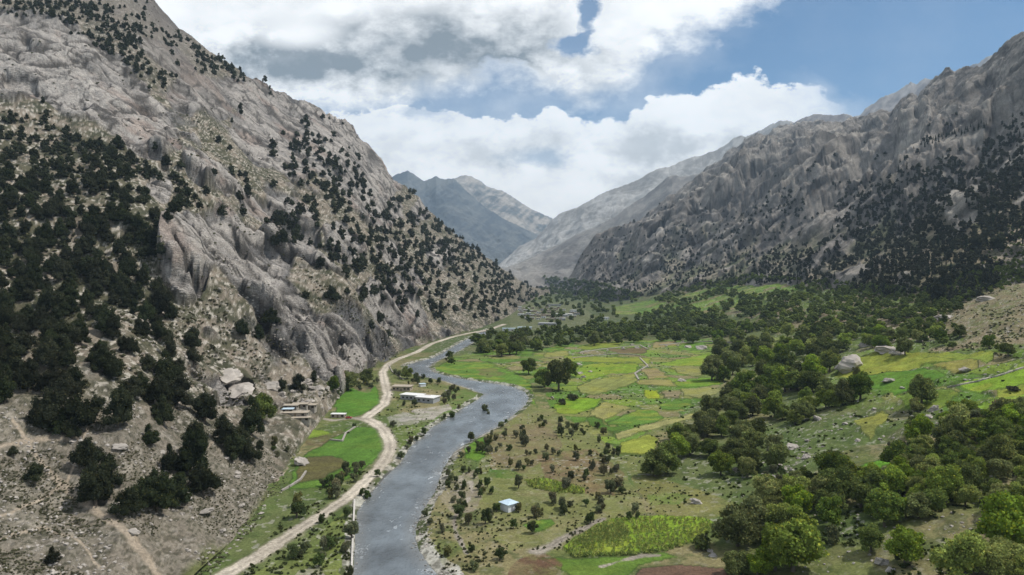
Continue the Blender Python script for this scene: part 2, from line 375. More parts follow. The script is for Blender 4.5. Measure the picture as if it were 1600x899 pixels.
# colours: pale granite, grey weathered faces, rusty overhangs, tan gravel, dwarf scrub
c1 = fbm(X / 26 + .7 * big, Y / 26, Z / 12, o=5, seed=80, gain=.6); c2 = fbm(X / 7, Y / 7, Z / 4, o=4, seed=81, gain=.65); c3 = fbm(A / 60, Y / 60, B / 14, o=4, seed=82)
strk = fbm(A / 26, Y / 26, B / 2.6, o=4, seed=83, gain=.6)
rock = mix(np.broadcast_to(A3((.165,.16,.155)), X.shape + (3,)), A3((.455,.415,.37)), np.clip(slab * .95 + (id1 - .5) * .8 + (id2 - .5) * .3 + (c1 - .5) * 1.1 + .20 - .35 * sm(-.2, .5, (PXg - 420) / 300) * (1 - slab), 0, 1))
rock = mix(rock, A3((.30,.20,.15)), sm(.60, .74, c3) * .45)
rock = rock * (.72 + .56 * strk)[..., None]
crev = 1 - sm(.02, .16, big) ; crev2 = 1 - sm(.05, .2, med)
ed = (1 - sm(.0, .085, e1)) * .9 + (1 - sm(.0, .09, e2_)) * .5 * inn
rock = mix(rock, A3((.05,.045,.04)), np.clip(ed + crev * .5 * inn + crev2 * .55 * inn + ck1 * .75 + ck2 * .6 * inn + ck3 * .55 * inn, 0, .85))  # crack lines: dark joints plus crevice shade painted into the rock colour
rock = mix(rock, A3((.15,.145,.14)), sm(.55, .72, c2) * .45)
soil = mix(np.broadcast_to(A3((.205,.172,.132)), X.shape + (3,)), A3((.085,.08,.05)), sm(.40, .60, c1))
soil = mix(soil, A3((.045,.048,.028)), sm(.50, .58, c2) * .8)
soil = mix(soil, A3((.42,.38,.32)), sm(.585, .66, fbm(X / 2.6, Y / 2.6, Z / 2.6, o=3, seed=88)) * .85)
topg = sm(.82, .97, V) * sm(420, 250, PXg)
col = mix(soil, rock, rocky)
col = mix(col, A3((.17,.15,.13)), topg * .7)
lowg = sm(600, 720, PYg) * sm(480, 380, PXg)
net = fbm(X / 2.1, Y / 1.7, Z / 1.3, o=3, seed=190, gain=.55, mode=2)
scree = mix(np.broadcast_to(A3((.205,.18,.142)), X.shape + (3,)), A3((.06,.057,.038)), sm(.26, .42, net) * .9)
scree = scree * (.8 + .4 * c1)[..., None]
col = mix(col, scree, lowg * .75 * (1 - rocky * .5))
# footpaths of trodden dust
dmin = np.zeros_like(Y)
for tr in FOOTPATHS:
    d, w = segdist(PXg, PYg, [(a, b) for a, b, _ in tr], wid=[c for *_, c in tr])
    dmin = np.maximum(dmin, 1 - sm(.45, 1.1, d / w + (c2 - .5) * .8))
col = mix(col, A3((.34,.28,.21)), dmin * .85)
# the lowest part turns to grazed, scrubby ground
foot = sm(.05, .0, V) ; gr = sm(.5, .6, c1 + .12 * sm(700, 860, PYg))
col = mix(col, A3((.11,.12,.045)), sm(.045, .012, V) * sm(.42, .55, c1))
add_surf('left_mountain', px, Y, Z, col, rocky)
print('left', Y.shape, time.time() - T0)

# ------------------------------------------------------------------ valley ground
px = pxs(-40, 1650, 1.35, lo=-1400, hi=3000, coarse=20)
yr = np.concatenate([[4, 12, 25, 40, 55], np.exp(np.linspace(math.log(70), math.log(3600), 1040)), np.exp(np.linspace(math.log(3700), math.log(14000), 60))])
Y = np.repeat(yr[:, None], len(px), 1); PXg = np.repeat(px[None], len(yr), 0)
X = (PXg - CX) / F * Y
Zs = gsmooth(X, Y)
PYs = HY - F * (Zs - H) / Y
win = (X > -420) & (X < 620) & (Y > 80) & (Y < 2600)
def wdist(pts, closed=False, wid=None):
    o = np.full(Y.shape, 1e4, f32); w_ = np.ones(Y.shape, f32)
    if wid is None: o[win] = segdist(X[win], Y[win], pts, closed)
    else:
        a, b = segdist(X[win], Y[win], pts, closed, wid); o[win] = a; w_[win] = b
    return o if wid is None else (o, w_)
rin = inpoly(X, Y, RIVW)
rd = wdist(RIVW, True); rd = np.where(rin, -rd, rd)
rdn = rd + (fbm(X / 5, Y / 5, o=3, seed=90) - .5) * 3.5
Z = Zs + ground_detail(X, Y, Zs) * sm(0, 20, rd + 2)
c1 = fbm(X / 30, Y / 30, o=4, seed=100, gain=.6); c2 = fbm(X / 6, Y / 6, o=4, seed=101, gain=.6); c3 = fbm(X / 90, Y / 90, o=3, seed=102); c4 = fbm(X / 1.8, Y / 1.8, o=3, seed=103)
wide = sm(500, 1300, Y)
col = mix(np.broadcast_to(A3((.13,.145,.048)), X.shape + (3,)), A3((.20,.175,.085)), sm(.42, .6, c1))
col = mix(col, A3((.07,.11,.03)), sm(.52, .62, c3) * .7)
col = mix(col, A3((.055,.075,.03)), wide * .75)
up = sm(12, 40, Zs) * sm(3000, 1500, Y)
col = mix(col, mix(np.broadcast_to(A3((.105,.145,.036)), X.shape + (3,)), A3((.22,.175,.11)), sm(.47, .62, c1)), up * .85)
col = mix(col, A3((.05,.075,.022)), sm(.52, .62, c2) * .55 * (1 - wide))
cls = np.zeros(Y.shape, np.int32); names = ['meadow', 'road', 'path', 'gravel_bank', 'riverbed']
names_f = []
wob_x = (fbm(X / 11, Y / 11, o=3, seed=110) - .5) * 12; wob_y = (fbm(X / 11, Y / 11, o=3, seed=111) - .5) * 6
pX = PXg + wob_x; pY = PYs + wob_y * .8
lift = np.zeros(Y.shape, f32)
for i, (poly, c, hh) in enumerate(FIELDS):
    m = inpoly(pX, pY, poly)
    if not m.any(): continue
    base = A3(c)
    if hh > 0:
        names.append('field'); cls[m] = len(names) - 1
    t = (.72 + .56 * fbm(X[m] / 12, Y[m] / 12, o=4, seed=120 + i, gain=.6))
    cc = base[None] * t[:, None]
    # rows of the crop or hay swathes run along one edge
    P = np.array(poly); a0 = np.array(flat(*P[0], 2)); a1 = np.array(flat(*P[1], 2)); dv = (a1 - a0) / (np.hypot(*(a1 - a0)) + 1e-6)
    across = X[m] * -dv[1] + Y[m] * dv[0]
    rows = vn(across / 2.2, X[m] / 60 + i)
    if hh > 0: cc = cc * (.85 + .3 * rows)[:, None]
    mixy = sm(.5, .65, fbm(X[m] / 18, Y[m] / 9, o=3, seed=180 + i)) * .4
    cc = cc + (A3((.26,.25,.04))[None] - cc) * (mixy * (1 if hh > 0 and c[1] > .17 else .2))[:, None]
    k = sm(.35, .65, c2[m]) if hh == 0 else 1.0
    col[m] = cc if hh > 0 else col[m] + (cc - col[m]) * (.45 + .55 * k)[:, None]
    lift[m] = hh * (.8 + .4 * c4[m])
# the smaller unnamed plots between the ones outlined in image pixels
we, wc, _a, _b, _c = worley(X / 30 + wob_x * .02, Y / 21 + wob_y * .03, np.full(Y.shape, .5, f32), 811)
PALP = [(.11,.19,.03), (.075,.145,.022), (.16,.22,.032), (.19,.19,.06), (.12,.16,.04), (.20,.165,.085), (.13,.21,.03), (.09,.17,.025)]
for pol in [[(820,560),(880,540),(1000,532),(1120,530),(1132,600),(1050,660),(960,700),(900,662),(860,640),(850,600)], [(700,560),(780,545),(860,548),(850,600),(800,595)], [(1300,575),(1400,548),(1500,556),(1640,552),(1640,650),(1500,645),(1380,630)], [(960,480),(1010,470),(1150,445),(1262,440),(1240,460),(1100,492),(960,492)]]:
    m = inpoly(pX, pY, pol) & (cls == 0)
    ci = (wc[m] * len(PALP)).astype(int).clip(0, len(PALP) - 1); cc = np.array(PALP, f32)[ci] * (.75 + .5 * fbm(X[m] / 9, Y[m] / 9, o=3, seed=812))[:, None]
    ew = 1 - sm(.03, .10, we[m]); cc = cc + (A3((.045,.07,.02))[None] - cc) * (ew * .8)[:, None]
    col[m] = col[m] + (cc - col[m]) * .85; Z[m] += ((wc[m] * 7) % 1) * .9 - .3
# terrace banks: darker grass colour at the field edges, crop-step shade painted in
e = np.zeros(Y.shape, bool); e[1:] |= cls[1:] != cls[:-1]; e[:, 1:] |= cls[:, 1:] != cls[:, :-1]
e2 = e.copy(); e2[:-1] |= e[1:]; e2[:, :-1] |= e[:, 1:]
fe = e2 & ((cls > 4) | np.roll(cls > 4, 2, 0))
col[fe] = col[fe] * .45 + A3((.035,.06,.015)) * .55
Z = Z + lift
# gravel along the water
gb = (rd > 0) & (rdn < 4.2) & (Y < 1700)
col = mix(col, mix(np.broadcast_to(A3((.40,.38,.33)), X.shape + (3,)), A3((.16,.15,.125)), sm(.4, .65, c4)), np.where(gb, .85, 0).astype(f32))
col[gb & (c2 > .55)] = A3((.07,.085,.035))
cls[gb & (cls == 0)] = 3
bed = rd <= 0
col[bed] = A3((.10,.10,.09)); cls[bed] = 4
Z = np.where(rd < 6, np.where(rd < 0, np.maximum(-1.4, rd * .6), Z * sm(0, 6, rd) + rd * .06 * (1 - sm(0, 6, rd)) + .05 * (rd > 0)), Z)
# roads
for tr, nm in [(ROAD, 1)] + [(t, 2) for t in TRACKS]:
    W = topoly(tr); d, w = wdist([(a, b) for a, b, _ in W], wid=[c for *_, c in W])
    if nm == 2: w = w * np.clip(Y / 420, .8, 1.3)
    dn = d + (c2 - .5) * 2.6
    r = 1 - sm(.46, .54, dn / w)
    cr = mix(np.broadcast_to(A3((.47,.415,.335)), X.shape + (3,)), A3((.36,.315,.25)), sm(.4, .6, c1))
    if nm == 2: cr = cr * .62
    rut = np.exp(-((d / w - .24) / .07) ** 2)
    cr = cr * (1 + .20 * rut - .22 * np.exp(-(d / w / .09) ** 2) * (c2 > .45))[..., None]
    sh = (1 - sm(.5, .85, dn / w)) * (1 - r)
    col = mix(col, A3((.24,.21,.155)), sh * .6)
    col = mix(col, cr, r)
    cls[(r > .5) & (cls != 4)] = nm
    flatz = 1 - sm(.6, 1.2, d / w)
    if nm == 1: Z = Z * (1 - flatz) + np.maximum(1.5, Zs + .15) * flatz
for tr in FOOTPATHS:
    pass
speck = .6 * sm(.70, .74, fbm(X / 2.2, Y / 2.2, o=2, seed=140)) * (cls == 0) * (.3 + .7 * sm(.5, .65, c3 + .3 * up))
col = mix(col, A3((.42,.39,.34)), speck * .7)
rk = (cls == 0) * .25 * up
GS = add_surf('ground', px, Y, Z.astype(float), col, rk, cls, names)
GRIV = rd
print('ground', Y.shape, time.time() - T0)

# ------------------------------------------------------------------ right mountain and far ranges
def simple_cols(foots, crests, n=7, conc=1.2):
    out = {}
    for k in sorted(foots):
        (fy, fY) = foots[k]; (cy, cY) = crests[k]
        z0 = H + (HY - fy) / F * fY; z1 = H + (HY - cy) / F * cY
        s = np.linspace(0, 1, n); yy = fY + (cY - fY) * s; zz = z0 + (z1 - z0) * s ** conc
        out[k] = [(HY - F * (b - H) / a, a) for a, b in zip(yy, zz)]
    return out
RCREST = [(850,452),(885,449),(895,438),(905,420),(930,399),(960,378),(990,358),(1020,336),(1050,313),(1080,287),(1096,272),(1110,261),(1127,250),(1145,235),(1157,226),(1165,217),(1184,212),(1199,216),(1207,210),
 (1214,208),(1230,203),(1255,195),(1266,199),(1281,193),(1300,197),(1315,194),(1330,189),(1343,193),(1360,180),(1377,176),(1393,182),(1407,163),(1420,155),(1435,158),(1443,147),(1460,132),(1477,118),(1493,118),(1510,108),
 (1533,105),(1547,97),(1553,87),(1567,73),(1583,62),(1600,54),(1650,20),(1700,-20),(2000,-220),(2900,-700)]
RF = {850:(462,3300),885:(460,2900),930:(470,2500),1000:(464,2000),1060:(455,1800),1150:(446,1500),1250:(445,1230),1350:(455,960),1450:(468,690),1520:(462,560),1600:(440,480),1750:(425,400),2000:(420,330),2900:(420,200)}
cy = lambda k: float(np.interp(k, *zip(*RCREST)))
RY = {850:3600,885:3400,930:3700,1000:4000,1060:4200,1150:4300,1250:3700,1350:3000,1450:2300,1520:1950,1600:1650,1750:1400,2000:1150,2900:800}
def gfoot(k, py):
    yy = np.exp(np.linspace(math.log(60), math.log(6000), 4000)); zz = gsmooth((k - CX) / F * yy, yy); q = HY - F * (zz - H) / yy
    i = int(np.argmax(q <= py)) if (q <= py).any() else int(np.argmin(q))
    return yy[i]
RF = {k: (v[0], gfoot(k, v[0])) for k, v in RF.items()}
print('right foot', {k: (v[0], round(float(v[1]))) for k, v in RF.items()})
RCc = simple_cols({k: (v[0] + 9, v[1] * .97) for k, v in RF.items()}, {k: (cy(k), RY[k]) for k in RF}, conc=1.25)
px = pxs(848, 1645, 1.35, hi=2900)
Y, Z, V = loft(RCc, px, 560, RCREST, back=(40, 500, 1600))
PXg = np.repeat(px[None], Y.shape[0], 0); PYg = HY - F * (Z - H) / Y; X = (PXg - CX) / F * Y
FT = ([850,900,1000,1100,1200,1300,1400,1500,1600,1700],[440,415,372,345,318,290,255,232,205,190])
def dens_right(px_, py_, x_, y_):
    top = np.interp(px_, *FT); t = (py_ - top) / 120.0
    n = fbm(np.asarray(x_) / 120, np.asarray(y_) / 160, o=3, seed=200)
    n2 = fbm(np.asarray(x_) / 35, np.asarray(y_) / 45, o=2, seed=201)
    d = np.clip(.28 + .75 * t, .0, .80) * sm(.38, .60, n * .45 + n2 * .55 + .10 * np.clip(t, 0, 1))
    d = np.where(t < 0, np.clip(.16 + .3 * t, 0, 1) * sm(.48, .60, n), d)
    q = ((px_ - 1215) / 90) ** 2 + ((py_ - 365 + (px_ - 1215) * .25) / 24) ** 2
    d = d * (1 - .8 * (1 - sm(.5, 1.3, q)))
    q = ((px_ - 1500) / 28) ** 2 + ((py_ - 340) / 16) ** 2
    d = d * (1 - .9 * (1 - sm(.5, 1.3, q)))
    q = ((px_ - 1380) / 60) ** 2 + ((py_ - 268 + (px_ - 1380) * .3) / 22) ** 2
    d = d * (1 - .75 * (1 - sm(.5, 1.3, q)))
    return d
D = dens_right(PXg, PYg, X, Y)
# ribs and gullies run down to the left
ca, sa = math.cos(-.55), math.sin(-.55)
A = X * ca - Z * sa; B = X * sa + Z * ca
wx = (fbm(X / 200, Y / 200, o=3, seed=210) - .5) * 160
fade = (1 - .93 * V ** 3.5) * sm(0, .05, V) * sm(850, 950, PXg); sc = np.clip(Y / 1800, .35, 1.6)
rib = fbm((A + wx) / 1000, (Y + wx) / 260, B / 160, o=6, seed=220, gain=.56, mode=1)
med = fbm(A / 140, Y / 75, B / 19, o=5, seed=230, gain=.6, mode=2)
up = sm(.15, .55, V)
n1 = fbm(X / 90, Y / 90, Z / 60, o=4, seed=240)
rocky = sm(.35, .6, n1 + .35 * up + .12 - .35 * D)
wf = (fbm(X / 50, Y / 50, Z / 30, o=4, seed=233, gain=.6) - .5)
e1, id1, fa1 = facets((A + wx * .3) / 300 + wf * .6, Y / 150 + wf * .6, (B + wx * .2) / 46 + wf * .6, 703)
e2_, id2, fa2 = facets(A / 110 + wf, Y / 52 - wf, B / 15 + wf, 704)
FAC = (soften(soften_v(fa1, 4), 4) * 60 + soften(soften_v(fa2, 1), 1) * 22) * sc * (.15 + .85 * rocky) * sm(880, 1080, PXg)
Z = Z + (FAC * .45 + (rib - .55) * 360 * sc * (.15 + .85 * up) + (med - .3) * 16 * sc * (.3 + .7 * rocky)) * fade
Z = Z + (fbm((A + wx * .5) / 420, Y / 120, B / 55, o=5, seed=260, mode=1, gain=.58) - .55) * 70 * sc * (.2 + .8 * rocky) * fade
Z = Z + (fbm(X / 70, Y / 200, o=5, seed=96, mode=1, gain=.62) - .66) * 46 * sc * sm(.90, .995, V) * sm(900, 1050, PXg)
Y = Y - ((med - .3) * 18 + FAC * .5 / sc) * sc * fade * (1 - .9 * V ** 3) * (.3 + .7 * rocky)
X = (PXg - CX) / F * Y
c1 = fbm(X / 60, Y / 60, Z / 40, o=5, seed=250, gain=.6); c2 = fbm(X / 14, Y / 14, Z / 9, o=4, seed=251, gain=.65); A = X * ca - Z * sa; B = X * sa + Z * ca; st = fbm(A / 110, Y / 90, B / 8, o=4, seed=252, gain=.65)
rock = mix(np.broadcast_to(A3((.20,.182,.162)), X.shape + (3,)), A3((.42,.38,.33)), np.clip(sm(.42, .68, c1) * .7 + (id1 - .5) * .5 + (id2 - .5) * .4, 0, 1))
rock = rock * (.35 + 1.3 * st)[..., None]
rock = mix(rock, A3((.045,.042,.042)), np.clip((1 - sm(.05, .22, med)) * .6 + (1 - sm(0, .06, e1)) * .5 + (1 - sm(0, .09, e2_)) * .4, 0, .85))
soil = mix(np.broadcast_to(A3((.26,.225,.165)), X.shape + (3,)), A3((.12,.125,.07)), sm(.42, .6, c1))
soil = mix(soil, A3((.03,.038,.022)), sm(.5, .6, c2) * .7)
nearg = sm(1500, 700, Y)
soil = mix(soil, mix(np.broadcast_to(A3((.23,.19,.125)), X.shape + (3,)), A3((.11,.11,.05)), sm(.45, .6, c2)), nearg)
rock = mix(rock, A3((.36,.33,.28)), nearg * sm(.45, .6, c1) * .7)
for (ex, ey, rx, ry) in [(1500,340,28,16),(1590,385,40,18),(1440,405,14,10),(1490,345,12,22)]:
    q = ((PXg - ex) / rx) ** 2 + ((PYg - ey + (PXg - ex) * .4) / ry) ** 2
    soil = mix(soil, A3((.36,.30,.22)), 1 - sm(.4, 1.3, q + (c2 - .5) * 2))
col = mix(soil, rock, rocky)
add_surf('right_mountain', px, Y, Z, col, rocky)
print('right', Y.shape, time.time() - T0)

def far_range(name, crest, Yc, foot, Yf, cA, cB, amp, seed, nv=200, step=1.6, extra=None):
    ks = [c[0] for c in crest]; lo, hi = min(ks), max(ks)
    cyk = lambda k: float(np.interp(k, *zip(*crest)))
    kk = list(np.linspace(lo, hi, 9))
    cols = simple_cols({k: (foot, Yf) for k in kk}, {k: (min(cyk(k), foot - 2), Yc) for k in kk}, conc=1.15)
    px = np.arange(lo, hi + .1, step)
    Y, Z, V = loft(cols, px, nv, crest, back=(60, 700))
    PXg = np.repeat(px[None], Y.shape[0], 0); PYg = HY - F * (Z - H) / Y; X = (PXg - CX) / F * Y
    wx = (fbm(X / 500, Y / 500, o=3, seed=seed) - .5) * 500
    rib = fbm((X + wx + .5 * Z) / 700, (Y + wx) / 700, o=7, seed=seed + 1, gain=.55, mode=1)
    med = fbm(X / 130, Y / 130, Z / 90, o=5, seed=seed + 9, gain=.6, mode=2)
    fade = (1 - .92 * V ** 6)
    Z = Z + ((rib - .55) * amp + (med - .3) * amp * .22) * fade
    jag = (fbm(X / 45, X * 0 + seed, o=4, seed=seed + 5, mode=1, gain=.6) - .5) * amp * .10
    Z = Z + jag * sm(.93, 1, V)
    c = fbm(X / 260, Y / 260, Z / 160, o=6, seed=seed + 20, gain=.6)
    c2 = fbm((X + Z) / 220, Y / 300, (Z - X) / 40, o=4, seed=seed + 30)
    col = mix(np.broadcast_to(A3(cA), X.shape + (3,)), A3(cB), sm(.38, .64, c * .6 + c2 * .4))
    if extra is not None: col = extra(col, PXg, PYg, X, Y, Z, c)
    add_surf(name, px, Y, Z, col, np.ones(Y.shape, f32))
def ex_m(col, PX, PY, X, Y, Z, c):      # dark wood and pale talus fans low on the slope
    col = mix(col, A3((.35,.32,.28)), sm(395, 425, PY) * sm(900, 820, PX) * .7)
    return mix(col, A3((.05,.055,.035)), sm(.5, .58, c) * sm(330, 390, PY) * sm(880, 960, PX) * .6)
far_range('middle_ridge', [(740,440),(770,432),(790,420),(820,408),(850,394),(880,379),(900,368),(933,354),(960,340),(980,324),(1007,307),(1033,287),(1042,279),(1050,275),(1070,276),(1090,273),(1110,258),(1150,240),(1300,200)],
          6000, 452, 4100, (.14,.13,.12), (.27,.25,.225), 170, 300, nv=300, extra=ex_m)
def ex_f(col, PX, PY, X, Y, Z, c):
    return mix(col, A3((.44,.42,.39)), sm(.55, .66, c) * .5)
far_range('pale_ridge', [(700,445),(755,430),(778,416),(789,407),(811,385),(824,380),(836,374),(851,358),(863,344),(872,336),(900,325),(920,315),(935,306),(955,298),(980,289),(1000,281),(1015,270),(1030,264),(1045,262),(1060,255),(1082,246),(1095,244),(1105,240),(1118,236),
           (1131,229),(1145,217),(1157,212),(1166,213),(1172,210),(1190,203),(1202,195),(1211,193),(1221,188),(1236,189),(1250,196),(1330,230)], 8200, 446, 6300, (.25,.235,.215), (.44,.42,.385), 260, 330, nv=240, extra=ex_f)
far_range('purple_ridge', [(1180,225),(1228,200),(1245,190),(1262,182),(1275,179),(1300,181),(1313,179),(1322,178),(1333,183),(1345,180),(1352,171),(1365,163),(1378,153),(1385,150),(1400,146),(1412,137),(1423,129),(1432,133),(1445,123),(1455,125),(1463,122),(1473,114),(1485,117),(1500,108),
           (1515,103),(1530,98),(1543,88),(1560,84),(1640,60),(1800,0)], 7600, 400, 6300, (.15,.12,.11), (.40,.36,.32), 220, 360, nv=200)
far_range('far_ridge', [(640,330),(690,300),(702,286),(709,281),(717,277),(726,274),(735,276),(742,279),(752,284),(757,290),(763,293),(773,296),(785,299),(797,306),(805,312),(815,318),(822,322),(830,328),(840,332),(850,337),(860,341),(890,355),(960,370)],
          12500, 440, 10200, (.10,.11,.11), (.42,.37,.31), 330, 390, nv=200)
far_range('far_peak', [(540,330),(585,300),(605,282),(619,274),(628,271),(637,268),(646,272),(656,280),(664,284),(668,282),(674,281),(681,276),(689,281),(697,281),(709,280),(716,287),(730,300),(745,314),(760,326),(790,344),(815,356),(840,368),(870,385),(900,400)],
          10000, 442, 7900, (.065,.08,.095), (.14,.15,.15), 260, 420, nv=240)  # bluish base colours: part of the distance haze is painted into the slope
print('far', time.time() - T0)

# ------------------------------------------------------------------ materials
def mat(name):
    m = bpy.data.materials.new(name); m.use_nodes = True
    nt = m.node_tree; nt.nodes.clear(); return m, nt, nt.nodes, nt.links
def node(N, t, **k):
    n = N.new(t)
    for a, b in k.items(): setattr(n, a, b)
    return n
def bsdf_out(N, L, rough=.9, spec=.2):
    b = node(N, 'ShaderNodeBsdfPrincipled'); o = node(N, 'ShaderNodeOutputMaterial')
    b.inputs['Roughness'].default_value = rough; b.inputs['Specular IOR Level'].default_value = spec
    L.new(b.outputs[0], o.inputs[0]); return b
def noise(N, L, scale, detail=4, rough=.6, vec=None):
    n = node(N, 'ShaderNodeTexNoise'); n.inputs['Scale'].default_value = scale; n.inputs['Detail'].default_value = detail; n.inputs['Roughness'].default_value = rough
    if vec is not None: L.new(vec, n.inputs['Vector'])
    return n
def mathn(N, L, op, a, b=None, clamp=False):
    n = node(N, 'ShaderNodeMath', operation=op, use_clamp=clamp)
    for i, v in enumerate((a, b)):
        if v is None: continue
        if isinstance(v, (int, float)): n.inputs[i].default_value = v
        else: L.new(v, n.inputs[i])
    return n.outputs[0]
def maprange(N, L, v, a, b, c, d, clamp=True):
    n = node(N, 'ShaderNodeMapRange', clamp=clamp)
    L.new(v, n.inputs[0])
    for i, q in enumerate((a, b, c, d)): n.inputs[i + 1].default_value = q
    return n.outputs[0]

def terrain_material():
    m, nt, N, L = mat('terrain'); b = bsdf_out(N, L, .95, .1)
    at = node(N, 'ShaderNodeAttribute', attribute_name='col'); rk = node(N, 'ShaderNodeAttribute', attribute_name='rk')
    geo = node(N, 'ShaderNodeNewGeometry')
    n1 = noise(N, L, .9, 5, .7, geo.outputs['Position']); n2 = noise(N, L, .16, 4, .6, geo.outputs['Position'])
    f1 = maprange(N, L, n1.outputs[0], .3, .7, .62, 1.38); f2 = maprange(N, L, n2.outputs[0], .3, .7, .85, 1.15)
    f = mathn(N, L, 'MULTIPLY', f1, f2)
    vm = node(N, 'ShaderNodeVectorMath', operation='SCALE'); L.new(at.outputs['Color'], vm.inputs[0]); L.new(f, vm.inputs['Scale'])
    L.new(vm.outputs[0], b.inputs['Base Color'])
    # broken rock: cracks plus roughness
    vo = node(N, 'ShaderNodeTexVoronoi', feature='DISTANCE_TO_EDGE'); vo.inputs['Scale'].default_value = .22
    mp = node(N, 'ShaderNodeMapping'); mp.inputs['Rotation'].default_value = (0, .6, .2); mp.inputs['Scale'].default_value = (.5, 1, 2.2)
    L.new(geo.outputs['Position'], mp.inputs[0])
    ad = node(N, 'ShaderNodeVectorMath', operation='MULTIPLY_ADD'); L.new(n2.outputs['Color'], ad.inputs[0]); ad.inputs[1].default_value = (6, 6, 6); L.new(mp.outputs[0], ad.inputs[2])
    L.new(ad.outputs[0], vo.inputs['Vector'])
    cr = maprange(N, L, vo.outputs['Distance'], 0, .12, 0, 1)
    h = mathn(N, L, 'MULTIPLY', mathn(N, L, 'MULTIPLY', cr, 1.2), rk.outputs['Fac'])
    n3 = noise(N, L, .45, 6, .7, geo.outputs['Position'])
    hh = mathn(N, L, 'ADD', h, mathn(N, L, 'MULTIPLY', n3.outputs[0], mathn(N, L, 'ADD', mathn(N, L, 'MULTIPLY', rk.outputs['Fac'], 2.2), .7)))
    bu = node(N, 'ShaderNodeBump'); bu.inputs['Strength'].default_value = .8; bu.inputs['Distance'].default_value = 1.0
    L.new(hh, bu.inputs['Height']); L.new(bu.outputs[0], b.inputs['Normal'])
    return m
M_TER = terrain_material()

def leaf_material(name, trans=.33):
    m, nt, N, L = mat(name)
    at = node(N, 'ShaderNodeAttribute', attribute_name='col'); oi = node(N, 'ShaderNodeObjectInfo')
    hs = node(N, 'ShaderNodeHueSaturation'); L.new(at.outputs['Color'], hs.inputs['Color'])
    L.new(maprange(N, L, oi.outputs['Random'], 0, 1, .70, 1.35), hs.inputs['Value'])
    r2 = mathn(N, L, 'FRACT', mathn(N, L, 'MULTIPLY', oi.outputs['Random'], 7.31))
    L.new(maprange(N, L, r2, 0, 1, .478, .518), hs.inputs['Hue']); L.new(maprange(N, L, r2, 0, 1, .8, 1.1), hs.inputs['Saturation'])
    d = node(N, 'ShaderNodeBsdfDiffuse'); t = node(N, 'ShaderNodeBsdfTranslucent'); mx = node(N, 'ShaderNodeMixShader'); o = node(N, 'ShaderNodeOutputMaterial')
    L.new(hs.outputs[0], d.inputs[0]); L.new(hs.outputs[0], t.inputs[0]); mx.inputs[0].default_value = trans
    L.new(d.outputs[0], mx.inputs[1]); L.new(t.outputs[0], mx.inputs[2]); L.new(mx.outputs[0], o.inputs[0])
    return m
M_LEAF = leaf_material('foliage')
def plain(name, c, rough=.8, var=.25, scale=3.0, spec=.2, metal=0, bump=.1):
    m, nt, N, L = mat(name); b = bsdf_out(N, L, rough, spec); b.inputs['Metallic'].default_value = metal
    tc = node(N, 'ShaderNodeTexCoord'); n = noise(N, L, scale, 6, .65, tc.outputs['Object'])
    f = maprange(N, L, n.outputs[0], .3, .7, 1 - var, 1 + var)
    vm = node(N, 'ShaderNodeVectorMath', operation='SCALE'); vm.inputs[0].default_value = c; L.new(f, vm.inputs['Scale']); L.new(vm.outputs[0], b.inputs['Base Color'])
    bu = node(N, 'ShaderNodeBump'); bu.inputs['Distance'].default_value = bump; L.new(n.outputs[0], bu.inputs['Height']); L.new(bu.outputs[0], b.inputs['Normal'])
    return m
M_BARK = plain('bark', (.12,.10,.08), .95, .4, 2)
M_STONE = plain('boulder_stone', (.36,.325,.285), .95, .4, .5, .1, bump=.4)
M_WALLST = plain('dry_stone', (.34,.31,.27), .95, .45, 1.8, .1, bump=.3)

# ------------------------------------------------------------------ mesh building
def mesh_np(name, verts, faces, mats, col=None, rk=None, smooth=False, nside=None):
    me = bpy.data.meshes.new(name)
    verts = np.ascontiguousarray(verts, f32); faces = np.ascontiguousarray(faces, np.int32)
    nf, k = faces.shape
    me.vertices.add(len(verts)); me.vertices.foreach_set('co', verts.ravel())
    me.loops.add(nf * k); me.loops.foreach_set('vertex_index', faces.ravel())
    me.polygons.add(nf); me.polygons.foreach_set('loop_start', np.arange(0, nf * k, k, dtype=np.int32))
    me.polygons.foreach_set('use_smooth', np.full(nf, smooth))
    me.update(calc_edges=True)
    for m_ in (mats if isinstance(mats, (list, tuple)) else [mats]): me.materials.append(m_)
    if col is not None:
        a = me.attributes.new('col', 'FLOAT_COLOR', 'POINT'); c4 = np.ones((len(verts), 4), f32); c4[:, :3] = np.clip(col, 0.003, 1); a.data.foreach_set('color', c4.ravel())
    if rk is not None:
        a = me.attributes.new('rk', 'FLOAT', 'POINT'); a.data.foreach_set('value', np.ascontiguousarray(rk, f32))
    return me
def link(name, me, parent=None, kind=None, label=None, cat=None, group=None, loc=None):
    o = bpy.data.objects.new(name, me); C.objects.link(o)
    if parent is not None: o.parent = parent
    if kind: o['kind'] = kind
    if label: o['label'] = label
    if cat: o['category'] = cat
    if group: o['group'] = group
    if loc is not None: o.location = loc
    return o

